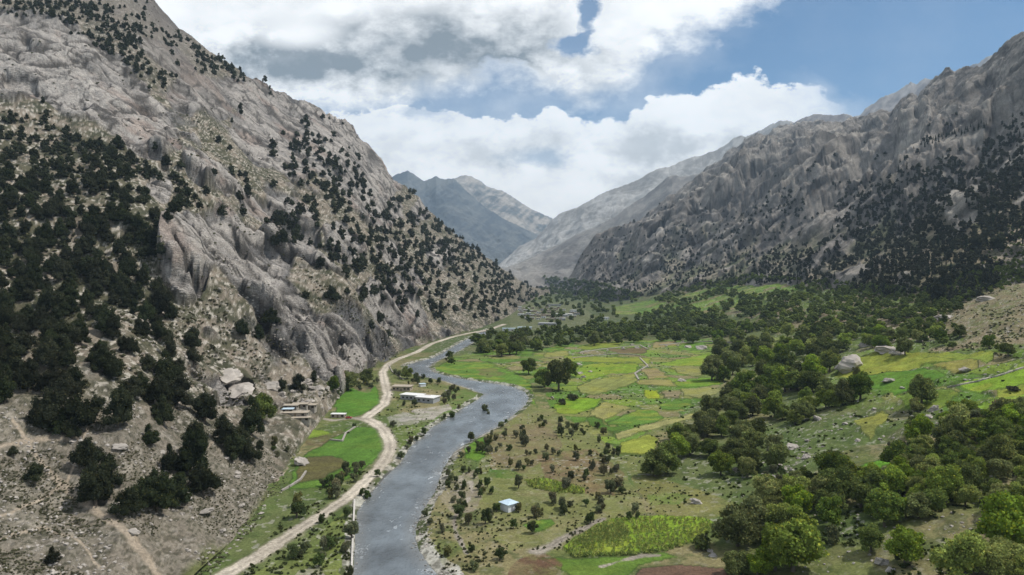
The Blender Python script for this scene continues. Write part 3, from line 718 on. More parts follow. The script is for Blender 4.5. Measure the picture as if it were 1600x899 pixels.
def build_surf(s):
    nr, nc = s.Y.shape
    Xg = (s.px[None] - CX) / F * s.Y
    P = np.stack([Xg, s.Y, s.Z], -1).reshape(-1, 3).astype(f32)
    idx = np.arange(nr * nc).reshape(nr, nc)
    q = np.stack([idx[:-1, :-1], idx[:-1, 1:], idx[1:, 1:], idx[1:, :-1]], -1).reshape(-1, 4)
    colf = s.col.reshape(-1, 3); rkf = np.asarray(s.rk, f32).ravel()
    if s.cls is None:
        link(s.name, mesh_np(s.name, P, q, M_TER, colf, rkf, True), kind='structure')
    else:
        cf = s.cls[:-1, :-1].ravel()
        for k, nm in enumerate(s.names):
            m = cf == k
            if not m.any(): continue
            fq = q[m]; u, inv = np.unique(fq, return_inverse=True)
            nm2 = {'meadow': 'ground'}.get(nm, nm)
            link(nm2, mesh_np(nm2, P[u], inv.reshape(-1, 4), M_TER, colf[u], rkf[u], True), kind='structure')
for s in SURFS: build_surf(s)
print('built terrain', time.time() - T0)

# water -------------------------------------------------------------
def water():
    px = np.arange(500, 860, 2.0); yr = np.exp(np.linspace(math.log(125), math.log(1700), 420))
    Y = np.repeat(yr[:, None], len(px), 1); PX = np.repeat(px[None], len(yr), 0); X = (PX - CX) / F * Y
    ins = inpoly(X, Y, RIVW); d = segdist(X, Y, RIVW, True); ok = ins | (d < 4)
    Zw = (fbm(X / 4, Y / 6, o=3, seed=500) - .5) * .28
    idx = np.arange(Y.size).reshape(Y.shape)
    q = np.stack([idx[:-1, :-1], idx[:-1, 1:], idx[1:, 1:], idx[1:, :-1]], -1).reshape(-1, 4)
    m = ok[:-1, :-1] & ok[1:, :-1] & ok[:-1, 1:] & ok[1:, 1:]
    fq = q[m.ravel()]; u, inv = np.unique(fq, return_inverse=True)
    P = np.stack([X, Y, Zw], -1).reshape(-1, 3)
    shallow = np.where(ins, np.clip(1 - d / 9, 0, 1), 1)
    m_, nt, N, L = mat('river_water'); b = bsdf_out(N, L, .22, .5)
    geo = node(N, 'ShaderNodeNewGeometry'); rk = node(N, 'ShaderNodeAttribute', attribute_name='rk')
    mp = node(N, 'ShaderNodeMapping'); mp.inputs['Scale'].default_value = (1, .6, 1); L.new(geo.outputs['Position'], mp.inputs[0])
    n1 = noise(N, L, .16, 8, .72, mp.outputs[0]); n2 = noise(N, L, .7, 5, .65, mp.outputs[0]); n3 = noise(N, L, .035, 3, .5, geo.outputs['Position'])
    foam = mathn(N, L, 'ADD', mathn(N, L, 'MULTIPLY', n1.outputs[0], 1.0), mathn(N, L, 'MULTIPLY', rk.outputs['Fac'], .10))
    foam = mathn(N, L, 'ADD', foam, mathn(N, L, 'MULTIPLY', n3.outputs[0], .22))
    fm = maprange(N, L, foam, .76, .88, 0, 1)
    cr = node(N, 'ShaderNodeMix', data_type='RGBA'); cr.inputs[6].default_value = (.10,.118,.13,1); cr.inputs[7].default_value = (.55,.58,.60,1)
    L.new(fm, cr.inputs[0]); 
    cs = node(N, 'ShaderNodeMix', data_type='RGBA'); L.new(maprange(N, L, rk.outputs['Fac'], .3, 1, 0, .5), cs.inputs[0]); dk = node(N, 'ShaderNodeVectorMath', operation='SCALE'); L.new(cr.outputs[2], dk.inputs[0]); n4 = noise(N, L, .055, 5, .6, mp.outputs[0]); L.new(maprange(N, L, n4.outputs[0], .35, .65, .6, 1.6), dk.inputs['Scale']); L.new(dk.outputs[0], cs.inputs[6]); cs.inputs[7].default_value = (.19,.185,.165,1)
    L.new(cs.outputs[2], b.inputs['Base Color'])
    bu = node(N, 'ShaderNodeBump'); bu.inputs['Distance'].default_value = .35; bu.inputs['Strength'].default_value = .9
    L.new(mathn(N, L, 'ADD', n2.outputs[0], n1.outputs[0]), bu.inputs['Height']); L.new(bu.outputs[0], b.inputs['Normal'])
    L.new(mathn(N, L, 'ADD', mathn(N, L, 'MULTIPLY', fm, .5), .22), b.inputs['Roughness'])
    link('river', mesh_np('river', P[u], inv.reshape(-1, 4), m_, None, shallow.ravel()[u], True), kind='structure')
water()

# ------------------------------------------------------------------ vegetation prototypes (unit: crown width 1, standing on z=0)
def ico(sub):
    import bmesh
    bm = bmesh.new(); bmesh.ops.create_icosphere(bm, subdivisions=sub, radius=1.0)
    v = np.array([x.co[:] for x in bm.verts], f32); f = np.array([[q.index for q in p.verts] for p in bm.faces], np.int32); bm.free(); return v, f
ICO1, ICO2, ICO3 = ico(1), ico(2), ico(3)
def cards(c, size, r, n_up=None):
    """irregular leaf-clump quads centred at c"""
    n = len(c); d = r.normal(size=(n, 3)); d /= np.linalg.norm(d, axis=1)[:, None]
    a = np.cross(d, r.normal(size=(n, 3))); a /= np.linalg.norm(a, axis=1)[:, None] + 1e-9; b = np.cross(d, a)
    s = (size * r.uniform(.55, 1.3, n))[:, None]; k = r.uniform(.55, 1, n)[:, None]
    j = lambda: r.uniform(.7, 1.25, n)[:, None]
    v = np.stack([c - a * s * j() - b * s * k * .5, c + a * s * k * .6 * j() - b * s * j(), c + a * s * j() + b * s * k * .5, c - a * s * k * .4 + b * s * j()], 1)
    f = np.arange(n * 4).reshape(n, 4)
    return v.reshape(-1, 3), f
def crown(kind, seed, n, size, base):
    r = np.random.default_rng(seed)
    lobes = []
    if kind == 'broad':
        lobes = [((0, 0, .42), (.31, .31, .32))]
        for i in range(27):
            a = r.uniform(0, 6.28); e = r.uniform(-.75, 1.3); R = r.uniform(.20, .42)
            lobes.append(((math.cos(a) * math.cos(e) * R, math.sin(a) * math.cos(e) * R, .44 + math.sin(e) * R * 1.05), (r.uniform(.08, .20),) * 3))
    elif kind == 'juniper':
        top = r.uniform(.92, 1.25)
        for i in range(22):
            t = r.uniform(0, 1); R = .40 * (1 - t ** 1.8) ** .6 + .02; a = r.uniform(0, 6.28); R *= r.uniform(.35, 1)
            lobes.append(((math.cos(a) * R, math.sin(a) * R, .16 + t * (top - .30)), (r.uniform(.12, .21) * (1.15 - .35 * t),) * 2 + (r.uniform(.13, .24),)))
        lobes.append(((0, 0, top * .42), (.29, .29, top * .36)))
    elif kind == 'willow':
        for i in range(11):
            a = r.uniform(0, 6.28); R = r.uniform(.08, .30)
            lobes.append(((math.cos(a) * R, math.sin(a) * R, .44 + r.uniform(-.22, .26)), (r.uniform(.11, .2),) * 2 + (r.uniform(.12, .26),)))
        lobes.append(((0, 0, .44), (.22, .22, .26)))
    elif kind == 'conifer':
        top = r.uniform(2.0, 2.7)
        for i in range(26):
            t = i / 26; R = .34 * (1 - t) ** .8 + .02; a = r.uniform(0, 6.28)
            lobes.append(((math.cos(a) * R * .6, math.sin(a) * R * .6, .25 + t * (top - .3)), (.17 * (1.1 - t), .17 * (1.1 - t), .16)))
        lobes.append(((0, 0, top * .4), (.16, .16, top * .36)))
    elif kind == 'shrub':
        for i in range(5):
            a = r.uniform(0, 6.28); R = r.uniform(.05, .28)
            lobes.append(((math.cos(a) * R, math.sin(a) * R, .18), (r.uniform(.14, .26),) * 2 + (r.uniform(.12, .3),)))
    Cc = np.array([l[0] for l in lobes]); Rr = np.array([l[1] for l in lobes])
    w = (Rr.prod(1)) ** (2 / 3.); w /= w.sum(); li = r.choice(len(lobes), n, p=w)
    d = r.normal(size=(n, 3)); d /= np.linalg.norm(d, axis=1)[:, None]
    d[:, 2] = np.where(d[:, 2] < -.55, -d[:, 2], d[:, 2])
    rad = r.uniform(.72, 1.10, n) ** 1
    c = Cc[li] + d * Rr[li] * rad[:, None]
    c[:, 2] = np.maximum(c[:, 2], .06)
    v, f = cards(c, size, r)
    tone = (.75 + .5 * r.uniform(size=len(lobes)))[li] * r.uniform(.6, 1.45, n)
    colr = np.array(base)[None] * tone[:, None]
    warm = r.uniform(size=n) > .86
    colr[warm] *= np.array([1.5, 1.2, .9])
    col = np.repeat(colr, 4, 0)
    # shaded inner foliage mass
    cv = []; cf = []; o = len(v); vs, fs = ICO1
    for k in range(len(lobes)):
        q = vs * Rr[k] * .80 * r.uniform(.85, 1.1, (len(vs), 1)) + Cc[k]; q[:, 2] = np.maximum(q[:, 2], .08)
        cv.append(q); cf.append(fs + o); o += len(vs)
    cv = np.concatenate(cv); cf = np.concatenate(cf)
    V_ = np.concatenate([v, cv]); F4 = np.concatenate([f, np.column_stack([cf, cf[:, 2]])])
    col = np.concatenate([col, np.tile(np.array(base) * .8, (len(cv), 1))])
    tri = np.concatenate([f[:, [0, 1, 2]], f[:, [0, 2, 3]], cf])
    return V_, tri, col
def trunk(kind, seed):
    r = np.random.default_rng(seed); V_ = []; Fc = []; o = 0
    def tube(p0, p1, r0, r1, bend=.05):
        nonlocal o
        p0 = np.array(p0, float); p1 = np.array(p1, float); n = 5; k = 7
        ax = p1 - p0; L_ = np.linalg.norm(ax); ax /= L_; u = np.cross(ax, [.3, .9, .1]); u /= np.linalg.norm(u); w = np.cross(ax, u); off = r.normal(size=3) * bend * L_
        for i in range(n):
            t = i / (n - 1); c = p0 + (p1 - p0) * t + off * math.sin(t * math.pi); rr = r0 + (r1 - r0) * t
            for j in range(k):
                a = j / k * 6.283; V_.append(c + (u * math.cos(a) + w * math.sin(a)) * rr)
        for i in range(n - 1):
            for j in range(k):
                Fc.append((o + i * k + j, o + i * k + (j + 1) % k, o + (i + 1) * k + (j + 1) % k, o + (i + 1) * k + j))
        o += n * k
    hgt, rad, spread = {'broad': (.25, .035, .3), 'juniper': (.6, .035, .15), 'willow': (.24, .045, .25), 'conifer': (1.5, .03, .05), 'shrub': (.12, .03, .1)}[kind]
    tube((0, 0, -.12), (r.uniform(-.03, .03), r.uniform(-.03, .03), hgt), rad * 1.3, rad * .8)
    for i in range(6):
        a = i / 6 * 6.283 + r.uniform(-.4, .4); tube((0, 0, hgt * r.uniform(.6, 1)), (math.cos(a) * spread, math.sin(a) * spread, hgt + r.uniform(.12, .34)), rad * .5, rad * .15)
    return np.array(V_, f32), np.array(Fc, np.int32)
BASE = {'broad': (.132,.172,.044), 'juniper': (.040,.048,.025), 'willow': (.15,.165,.088), 'conifer': (.028,.042,.024), 'shrub': (.095,.100,.052)}
CNT = {'broad': (8, 4600, .023), 'juniper': (7, 3000, .022), 'willow': (5, 1300, .028), 'conifer': (3, 900, .035), 'shrub': (4, 260, .05)}
PROTO = {}; LOW = {}
for kd, (nvar, ncard, csz) in CNT.items():
    PROTO[kd] = []; LOW[kd] = []
    for i in range(nvar):
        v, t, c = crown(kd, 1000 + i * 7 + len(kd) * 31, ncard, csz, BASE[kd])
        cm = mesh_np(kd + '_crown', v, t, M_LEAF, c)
        tv, tf = trunk(kd, i); tm = mesh_np(kd + '_trunk', tv, tf, M_BARK, smooth=True)
        PROTO[kd].append((cm, tm))
        v, t, c = crown(kd, 1000 + i * 7 + len(kd) * 31, 110 if kd != 'shrub' else 36, csz * 2.6 if kd != 'shrub' else .11, BASE[kd]); LOW[kd].append((v, t, c))
# yellow-green and reddish variants
def tint(kd, mul, name):
    out = []
    for cm, tm in PROTO[kd]:
        me = cm.copy(); n = len(me.vertices); a = np.zeros(n * 4, f32); me.attributes['col'].data.foreach_get('color', a); a = a.reshape(-1, 4); a[:, :3] *= mul
        me.attributes['col'].data.foreach_set('color', a.ravel()); out.append((me, tm))
    PROTO[name] = out; LOW[name] = [(v, t, c * mul) for v, t, c in LOW[kd]]; BASE[name] = tuple(np.array(BASE[kd]) * mul)
tint('broad', np.array([1.6, 1.55, 1.2]), 'broad_light')
tint('willow', np.array([1.0, .90, .72]), 'willow_brown')
tint('shrub', np.array([.62, .85, .40]), 'shrub_green')
tint('willow', np.array([.60, .72, .52]), 'willow_dark')
NAME = {'broad': 'broadleaf_tree', 'broad_light': 'broadleaf_tree', 'juniper': 'juniper_tree', 'willow': 'willow_tree', 'willow_brown': 'willow_tree', 'willow_dark': 'willow_tree', 'conifer': 'fir_tree', 'shrub': 'shrub', 'shrub_green': 'shrub'}
SHOWN = []   # every placed individual: (px, py, width, kind)
def tree(kd, p, w, hs=1.0, label='', cat='tree', group=None, parts=True):
    cm, tm = random.choice(PROTO[kd])
    e = bpy.data.objects.new(NAME[kd], None); C.objects.link(e); e.empty_display_size = .5
    e.location = (p[0], p[1], p[2] - .02 * w); e.rotation_euler = (random.uniform(-.06, .06), random.uniform(-.06, .06), random.uniform(0, 6.28)); e.scale = (w, w, w * hs)
    e['label'] = label; e['category'] = cat
    if group: e['group'] = group
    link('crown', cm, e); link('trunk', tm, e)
    return e
def merged(name, items, seed, label=None, cat=None):
    """items: list of (kind, p, w, hs) -> ONE uncountable mass"""
    Vs = []; Ts = []; Cs = []; o = 0; r = np.random.default_rng(seed)
    for kd, p, w, hs in items:
        v, t, c = LOW[kd][r.integers(len(LOW[kd]))]; a = r.uniform(0, 6.28); ca, sa = math.cos(a), math.sin(a)
        q = np.stack([v[:, 0] * ca - v[:, 1] * sa, v[:, 0] * sa + v[:, 1] * ca, v[:, 2] * hs], 1) * w + np.array(p)
        Vs.append(q.astype(f32)); Ts.append(t + o); o += len(v); Cs.append(c * r.uniform(.7, 1.3))
    if not Vs: return
    link(name, mesh_np(name, np.concatenate(Vs), np.concatenate(Ts), M_LEAF, np.concatenate(Cs)), kind='stuff', label=label)
def labstat():
    from collections import defaultdict
    d = defaultdict(list)
    for o in bpy.data.objects:
        if o.get('label') and o.parent is None: d[o['label']].append(o.get('group'))
    dup = {k: len(v) for k, v in d.items() if len(v) > 1}; bad = [k for k, v in d.items() if len(v) > 1 and (len(set(v)) > 1 or v[0] is None)]
    return len(d), len(dup), max(dup.values()), bad[:9], sorted(dup.items(), key=lambda t: -t[1])[:25], sorted(d)[::60]
# ------------------------------------------------------------------ where things stand, in words
ZJ = [(-80,-50,250,125,'on the wooded ledge above the pale cliff at the top left'),(230,60,420,150,'in the dark band of trees under the left skyline'),
 (-80,125,180,200,'below the big pale cliff at the far left'),(180,125,420,250,'on the streaked rock face below the dark band of trees'),
 (420,120,620,240,'on the bare grey rock under the left skyline'),(-80,200,140,330,'in the wooded gully below the pale cliff'),(140,200,300,330,'in the thick wood beside the smooth grey slab'),
 (300,250,430,360,'among cracked pale blocks on the middle of the left slope'),(430,200,580,330,'in the patch of trees on the upper rock face'),(580,240,860,400,'along the descending edge of the left mountain'),
 (-80,330,130,460,'in the dense wood half way up the left slope'),(130,330,290,460,'at the left edge of the wide pale slab'),(290,360,460,470,'alone in cracks of the wide pale slab'),
 (430,330,620,470,'in the belt of trees above the cliff by the road'),(620,400,860,530,'on the scree above the far bend of the road'),(-80,460,130,600,'on the lower left slope above the scree'),
 (130,460,290,600,'in the wood beside the foot of the pale slab'),(290,470,430,600,'at the foot of the pale slab above the farm huts'),(430,470,640,620,'on the broken cliff just above the dirt road'),
 (-80,600,180,720,'standing over the stony footpath at the lower left'),(180,600,300,720,'on the scree below the thick wood'),(300,600,430,760,'in the dark grove left of the farm huts'),
 (100,720,330,830,'in the lowest grove above the long footpath'),(-80,720,500,960,'on the grazed scree at the bottom left')]
ZR = [(850,200,1150,400,'on the shaded flank of the right mountain'),(850,400,1150,520,'at the foot of the right mountain beyond the village'),(1150,150,1400,320,'on the high ribs of the right mountain'),
 (1150,320,1400,400,'around the grey crag on the right mountain'),(1150,400,1420,500,'at the foot of the right slope behind the green wood'),(1400,120,1660,300,'high on the rocky slope at the right edge'),
 (1400,300,1660,400,'on the dusty slope at the right edge'),(1400,400,1660,600,'on the dry brown hillside at the right')]
ZB = [(700,480,960,565,'in the belt of trees between the village and the fields'),(960,440,1260,560,'in the wood behind the boulder-strewn field edge'),(1260,440,1420,545,'in the bright wood above the giant boulder'),
 (1420,440,1660,600,'at the foot of the dry brown hillside'),(1100,545,1310,640,'in the dark grove left of the giant boulder'),(1000,600,1130,760,'in the round grove standing out over the pasture'),
 (1130,600,1260,780,'in the grove above the stony bank'),(1260,560,1360,660,'in the grove below the giant boulder'),(1360,560,1660,660,'among the terraced fields at the right'),
 (1130,740,1300,960,'in the nearest wood at the bottom'),(1300,640,1450,960,'on the slope of the near right wood'),(1450,620,1660,770,'in the wood at the right edge below the terraces'),(1450,770,1660,960,'in the bottom right corner'),
 (820,540,910,640,'in the dark clump between the river and the fields'),(330,560,560,700,'beside the farm huts')]
ZW = [(500,560,720,640,'around the white flat-roofed building'),(540,640,660,720,'between the road and the river'),(700,560,830,640,'on the green spit in the river bend'),(400,690,620,810,'on the bank above the straight road'),
 (340,760,560,960,'between the straight road and the stone wall'),(640,640,740,800,'on the far river bank'),(640,800,740,960,'by the white gravel bank'),(740,640,860,700,'at the top of the willow meadow'),(860,640,1020,730,'beside the terraced crop plots'),
 (740,700,860,770,'in the middle of the willow meadow'),(860,730,1040,820,'at the right side of the willow meadow'),(740,770,860,830,'around the little white hut'),(690,820,880,960,'near the brown ploughed plot')]
COLS = ['left', 'middle', 'right']; ROWS = ['upper', 'central', 'lower']
def where(Z, px, py):
    for x0, y0, x1, y1, ph in Z:
        if x0 <= px < x1 and y0 <= py < y1:
            i = min(2, int((px - x0) / (x1 - x0) * 3)); j = min(2, int((py - y0) / (y1 - y0) * 3))
            return ph, ('centre' if i == 1 and j == 1 else (ROWS[j] + ' ' + COLS[i]))
    return ('beyond the village' if py < 500 else 'at the foot of the slope'), ('left' if px < 1100 else 'right')
def lab(first, Z, px, py):
    ph, q = where(Z, px, py); t = first + ' ' + ph + ', ' + q + ' of it'
    if len(t.split()) <= 16: return t
    t = first + ' ' + ph + ', ' + q
    if len(t.split()) <= 16: return t
    for t in (first + ', ' + q.split()[-1] + ' part, ' + ph, first + ' ' + ph):
        if len(t.split()) <= 16: return t
    return ' '.join(t.split()[1:17])
def sizew(w, w0): return 'large' if w > w0 * 1.12 else ('small' if w < w0 * .85 else 'middling')

TAKEN = []
def free(px, py, w, k=.5):
    for (a, b, c) in TAKEN:
        if abs(a - px) < (w + c) * .5 * k * 1.0 and abs(b - py) < (w + c) * .5 * k * .8: return False
    return True
RIVPX = RIVER
def in_water_or_road(px, py, wpx):
    p = pick(px, py)
    if p is None: return None
    s = SURFS[1]
    if p[3] == 'ground':
        j = int(np.clip(np.searchsorted(s.px, px), 0, len(s.px) - 1)); i = int(np.clip(np.searchsorted(s.Y[:, j], p[1]), 0, len(s.Y) - 1))
        if s.cls[i, j] in (1, 4) or (wpx == 1 and s.cls[i, j] > 4 and rng.uniform() < .95): return None
    return p

# ---- hand-placed trees: image x, image y of the foot, pixel width, kind, label
HAND = [
 (55,752,32,'juniper','round juniper standing alone beside the fork of the stony footpath'),(82,880,24,'juniper','small bushy juniper alone on the grazed scree in the bottom left corner'),
 (148,790,62,'juniper','broad dark juniper at the left end of the lowest grove above the footpath'),(196,805,44,'juniper','dark juniper in the dip of the lowest grove'),(246,800,62,'juniper','broad juniper at the right of the lowest grove by a pale slab'),
 (318,775,54,'juniper','tall dark juniper at the low end of the long grove left of the huts'),(367,718,38,'juniper','black-green juniper standing alone on the scree left of the winding footpath'),(406,704,16,'juniper','slender small juniper just above the winding footpath'),
 (78,665,62,'juniper','very broad juniper in the left pair over the stony footpath'),(118,672,62,'juniper','very broad juniper in the right of the pair over the stony footpath'),(44,612,44,'juniper','dense juniper upslope of the broad pair at the left edge'),
 (8,630,34,'juniper','juniper cut by the left edge of the picture above the footpath'),(185,668,50,'juniper','dense round juniper on the scree right of the broad pair'),(20,712,16,'juniper','tiny juniper beside the footpath at the left edge'),
 (410,660,44,'broad','yellowish broadleaf tree just left of the stone farm huts'),(392,690,14,'shrub','low grey shrub beside the slender juniper'),
 (377,525,26,'juniper','pointed juniper at the foot of the wide pale slab'),(405,532,22,'juniper','squat juniper right of the pointed one at the slab foot'),(465,610,26,'juniper','dark pointed juniper among boulders above the huts'),(441,612,18,'juniper','small dark juniper left of a pale block above the huts'),
 (490,597,16,'juniper','narrow juniper in a cleft of the cliff above the green plot'),(545,610,34,'broad','leafy tree in the shade of the cliff beside the green plot'),(575,600,26,'broad','green bush-like tree between the cliff and the road'),(520,612,26,'broad','dark tree at the left corner of the green plot'),
 (872,610,50,'broad','big dark round tree in the clump between river and fields'),(825,585,26,'broad','round tree left of the big dark one by the river bend'),(850,605,30,'broad','dark tree under the river bend clump'),(890,590,30,'broad','tree at the right of the river bend clump'),(895,625,20,'shrub','brownish thicket below the river bend clump'),(878,632,20,'shrub','thorny thicket beside the brown plot'),
 (1040,740,50,'broad','round tree at the tip of the grove over the pasture'),(1100,855,46,'shrub_green','rounded bush at the corner of the big crop field'),(1132,835,28,'shrub_green','dense round bush beside the big crop field corner'),
 (1440,632,50,'broad','dark tree alone among the terraced fields'),(1432,645,26,'broad_light','pale green tree under the dark one on the terrace'),(1338,586,17,'willow_brown','thin brown tree growing in front of the giant boulder'),
 (1526,665,34,'willow','silvery bush on the terrace edge at the right'),(1560,650,34,'willow_brown','reddish tree behind the silvery bush'),(1585,612,22,'shrub','dark thicket at the terrace wall by the right edge'),(1490,660,22,'shrub','low dark thicket left of the silvery bush'),
 (1300,742,42,'broad','dark broadleaf tree alone above the bright green strip'),(1240,892,100,'broad_light','huge leafy tree at the bottom edge of the nearest wood'),(1185,840,64,'broad','dark tree at the left edge of the nearest wood'),
 (1415,882,58,'broad_light','bright leafy tree alone near the bottom edge'),(1505,905,84,'broad_light','bright tree cut by the bottom edge near the corner'),(1578,865,92,'broad_light','big bright tree in the bottom right corner'),(1360,862,48,'broad','dark leafy tree left of the bright lone tree'),
 (1300,850,34,'willow','thin pale tree on bare ground in the near wood'),(1225,580,40,'broad','dark tree in the hollow left of the giant boulder'),(1415,555,30,'broad','round bush above the yellow-green terrace'),
 (1230,528,24,'broad_light','pale round tree on a small clearing in the wood'),(1478,448,26,'juniper','dark juniper cluster on the brown hillside'),(1540,445,22,'juniper','juniper on the brown hillside near the right edge'),(1525,395,30,'juniper','dark juniper on the stony rise near the right edge'),(1465,472,28,'juniper','dark juniper at the toe of the brown hillside'),(1560,392,26,'juniper','dark juniper under the dusty patch at the right edge'),
 # river side willows
 (736,690,20,'willow_dark','thin dark tree leaning over the river from the far bank'),(707,655,16,'willow_dark','dark tree standing in the shallows by the near bank'),(695,655,10,'willow_dark','small dark tree beside the one in the shallows'),
 (757,645,16,'willow','bush on the gravel island in the river'),(763,650,9,'willow','tiny bush at the downstream end of the gravel island'),(574,780,18,'willow_dark','dark bush where the road comes down to the river'),(565,775,14,'willow_dark','dark bush beside the road at the top of the stone wall'),
 (589,745,14,'willow_dark','bushy willow between the road bend and the water'),(503,818,17,'willow_dark','small dark willow on the edge of the straight road'),(541,810,22,'willow_dark','willow at the top end of the stone wall'),(463,810,36,'willow_dark','bushy dark tree above the straight road'),
 (636,592,22,'broad','round dark tree behind the small flat-roofed building'),(652,600,13,'willow_dark','dark bush beside the small flat-roofed building'),(662,592,10,'willow_dark','dark bush on the near river bank behind the buildings'),(672,600,12,'willow_dark','round bush by the river behind the buildings'),(686,600,12,'willow_dark','third round bush by the river behind the buildings'),
 (648,634,12,'willow_dark','bush against the wall of the white building'),(632,634,11,'willow_dark','bush left of the white building'),(614,668,14,'willow','grey bush beside the road junction'),(553,668,9,'willow_dark','dark bush at the side track by the road junction'),(775,800,18,'willow_dark','dark willow against the left wall of the little white hut'),
 (830,580,1,'shrub','low plant on the river bend'),
 (690,832,17,'willow','pale willow alone on the meadow by the gravel bank'),(672,820,14,'willow','willow on the far bank above the white gravel'),(663,808,15,'willow_dark','dark willow on the far bank above the white gravel'),(740,892,22,'willow','pale willow at the bottom edge of the meadow'),(738,862,15,'willow_dark','slim willow near the end of the meadow footpath'),
 (741,748,11,'willow_dark','small willow at the top of the meadow footpath'),(700,762,13,'willow_dark','dark willow at the bank above the meadow footpath'),(701,745,15,'willow','grey willow at the bank above the meadow footpath'),(710,785,15,'willow','pale willow inside the bend of the meadow footpath'),
]
HAND = [h for h in HAND if h[2] > 2]
counts = {}
TAKEN += [(1320, 556, 60), (1352, 538, 16), (1390, 545, 44), (655, 620, 64), (629, 603, 34), (529, 648, 26), (468, 642, 60), (795, 788, 30), (1302, 504, 14), (355, 584, 46), (375, 608, 34), (428, 595, 20), (473, 720, 18), (1379, 876, 20), (1302, 700, 26), (1538, 468, 24), (1240, 700, 18), (1330, 600, 22)]
for (x, y, w, kd, lb) in HAND:
    p = pick(x, y)
    if p is None: print('no ground', x, y); continue
    TAKEN.append((x, y - .4 * w, w))
    ww = w * p[1] / F
    cat = 'shrub' if kd.startswith('shrub') else 'tree'
    tree(kd, p, ww, random.uniform(.9, 1.1), lb, cat)
    counts[NAME[kd]] = counts.get(NAME[kd], 0) + 1

# ---- scattered trees
GAPS = [[(1075,478),(1130,462),(1150,468),(1100,490)],[(1140,452),(1190,440),(1262,440),(1240,456),(1170,465)],[(1195,530),(1225,520),(1245,535),(1215,548)],[(1050,470),(1090,455),(1120,452),(1080,470)],[(960,480),(1010,470),(1060,475),(1010,492),(960,492)],[(1260,690),(1330,640),(1420,640),(1400,690),(1290,740)]]
def scatter(n, x0, x1, y0, y1, rate, wfun, kmin, zone=None):
    xs = rng.uniform(x0, x1, n); ys = rng.uniform(y0, y1, n); wv = wfun(xs, ys) * rng.uniform(.62, 1.25, n)
    area = (x1 - x0) * (y1 - y0) / n
    pr = rate(xs, ys) / (wv ** 2) * area
    keep = rng.uniform(size=n) < pr
    out = []
    grid = {}
    vil = inpoly(xs, ys, [(792,470),(910,470),(940,498),(912,509),(860,512),(835,519),(792,519)]) & (rng.uniform(size=n) < .6); keep &= ~vil
    for gp in GAPS: keep &= ~inpoly(xs, ys + .3 * wv, gp)
    for x, y, w in zip(xs[keep], ys[keep], wv[keep]):
        if any(abs(a - x) < (w + c) * .5 * kmin and abs(b - y) < (w + c) * .5 * kmin * .8 for a, b, c in TAKEN): continue
        cell = 40; gx, gy = int(x // cell), int(y // cell); bad = False
        for i in (-1, 0, 1):
            for j in (-1, 0, 1):
                for a, b, c in grid.get((gx + i, gy + j), ()):
                    if abs(a - x) < (w + c) * .5 * kmin and abs(b - y) < (w + c) * .5 * kmin * .8: bad = True; break
                if bad: break
            if bad: break
        if bad: continue
        grid.setdefault((gx, gy), []).append((x, y, w)); out.append((x, y, w))
    return out
def w_left(x, y): return np.interp(y, [60, 200, 300, 450, 600, 720], [8, 13, 21, 30, 42, 50]) * np.interp(x, [330, 500, 600, 700, 800, 850], [1, .64, .5, .36, .24, .2])
def r_left(x, y):
    cl = vn(np.asarray(x) / 17, np.asarray(y) / 13, seed=61) * .6 + vn(np.asarray(x) / 8, np.asarray(y) / 7, seed=62) * .4
    d = np.clip(dens_left(x, y) * 1.25 - .14, 0.02, 1) * (1 - np.interp(x, [150, 300, 450], [.9, .6, .2]) * slab_at(x, y))
    return 2.5 * d ** 1.15 * sm(.60 - .50 * d, .78 - .50 * d, cl)
JUN = []
for (x, y, w) in scatter(130000, -40, 848, 0, 790, r_left, w_left, .33):
    p = pick(x, y + .35 * w)
    if p is None or p[3] != 'left_mountain': continue
    JUN.append((w, x, y, p, 'juniper'))
RM = []
def fd(p): return p
def r_right(x, y):
    return np.array([float(dens_right(a, b, (a - CX) / F * 2000, 2000 + (300 - b) * 8)) for a, b in zip(x, y)]) * 1.5
xs = rng.uniform(852, 1640, 26000); ys = rng.uniform(150, 480, 26000)
grid = {}
for x, y in zip(xs, ys):
    p = pick(x, y)
    if p is None or p[3] != 'right_mountain': continue
    d = float(dens_right(x, y, p[0], p[1]))
    w = rng.uniform(6, 12) * F / p[1]; w = max(w, 3.0)
    if rng.uniform() > d * .72: continue
    k = (int(x // 3), int(y // 3)); g = False
    r_ = int(w * .40 // 3) + 1
    for i in range(-r_, r_ + 1):
        for j in range(-r_, r_ + 1):
            for a, b, c in grid.get((k[0] + i, k[1] + j), ()):
                if abs(a - x) < (w + c) * .21 and abs(b - y) < (w + c) * .17: g = True
    if g: continue
    grid.setdefault(k, []).append((x, y, w))
    kd = 'conifer' if (rng.uniform() < .16 and w < 14) else 'juniper'
    RM.append((w, x, y, p, kd))
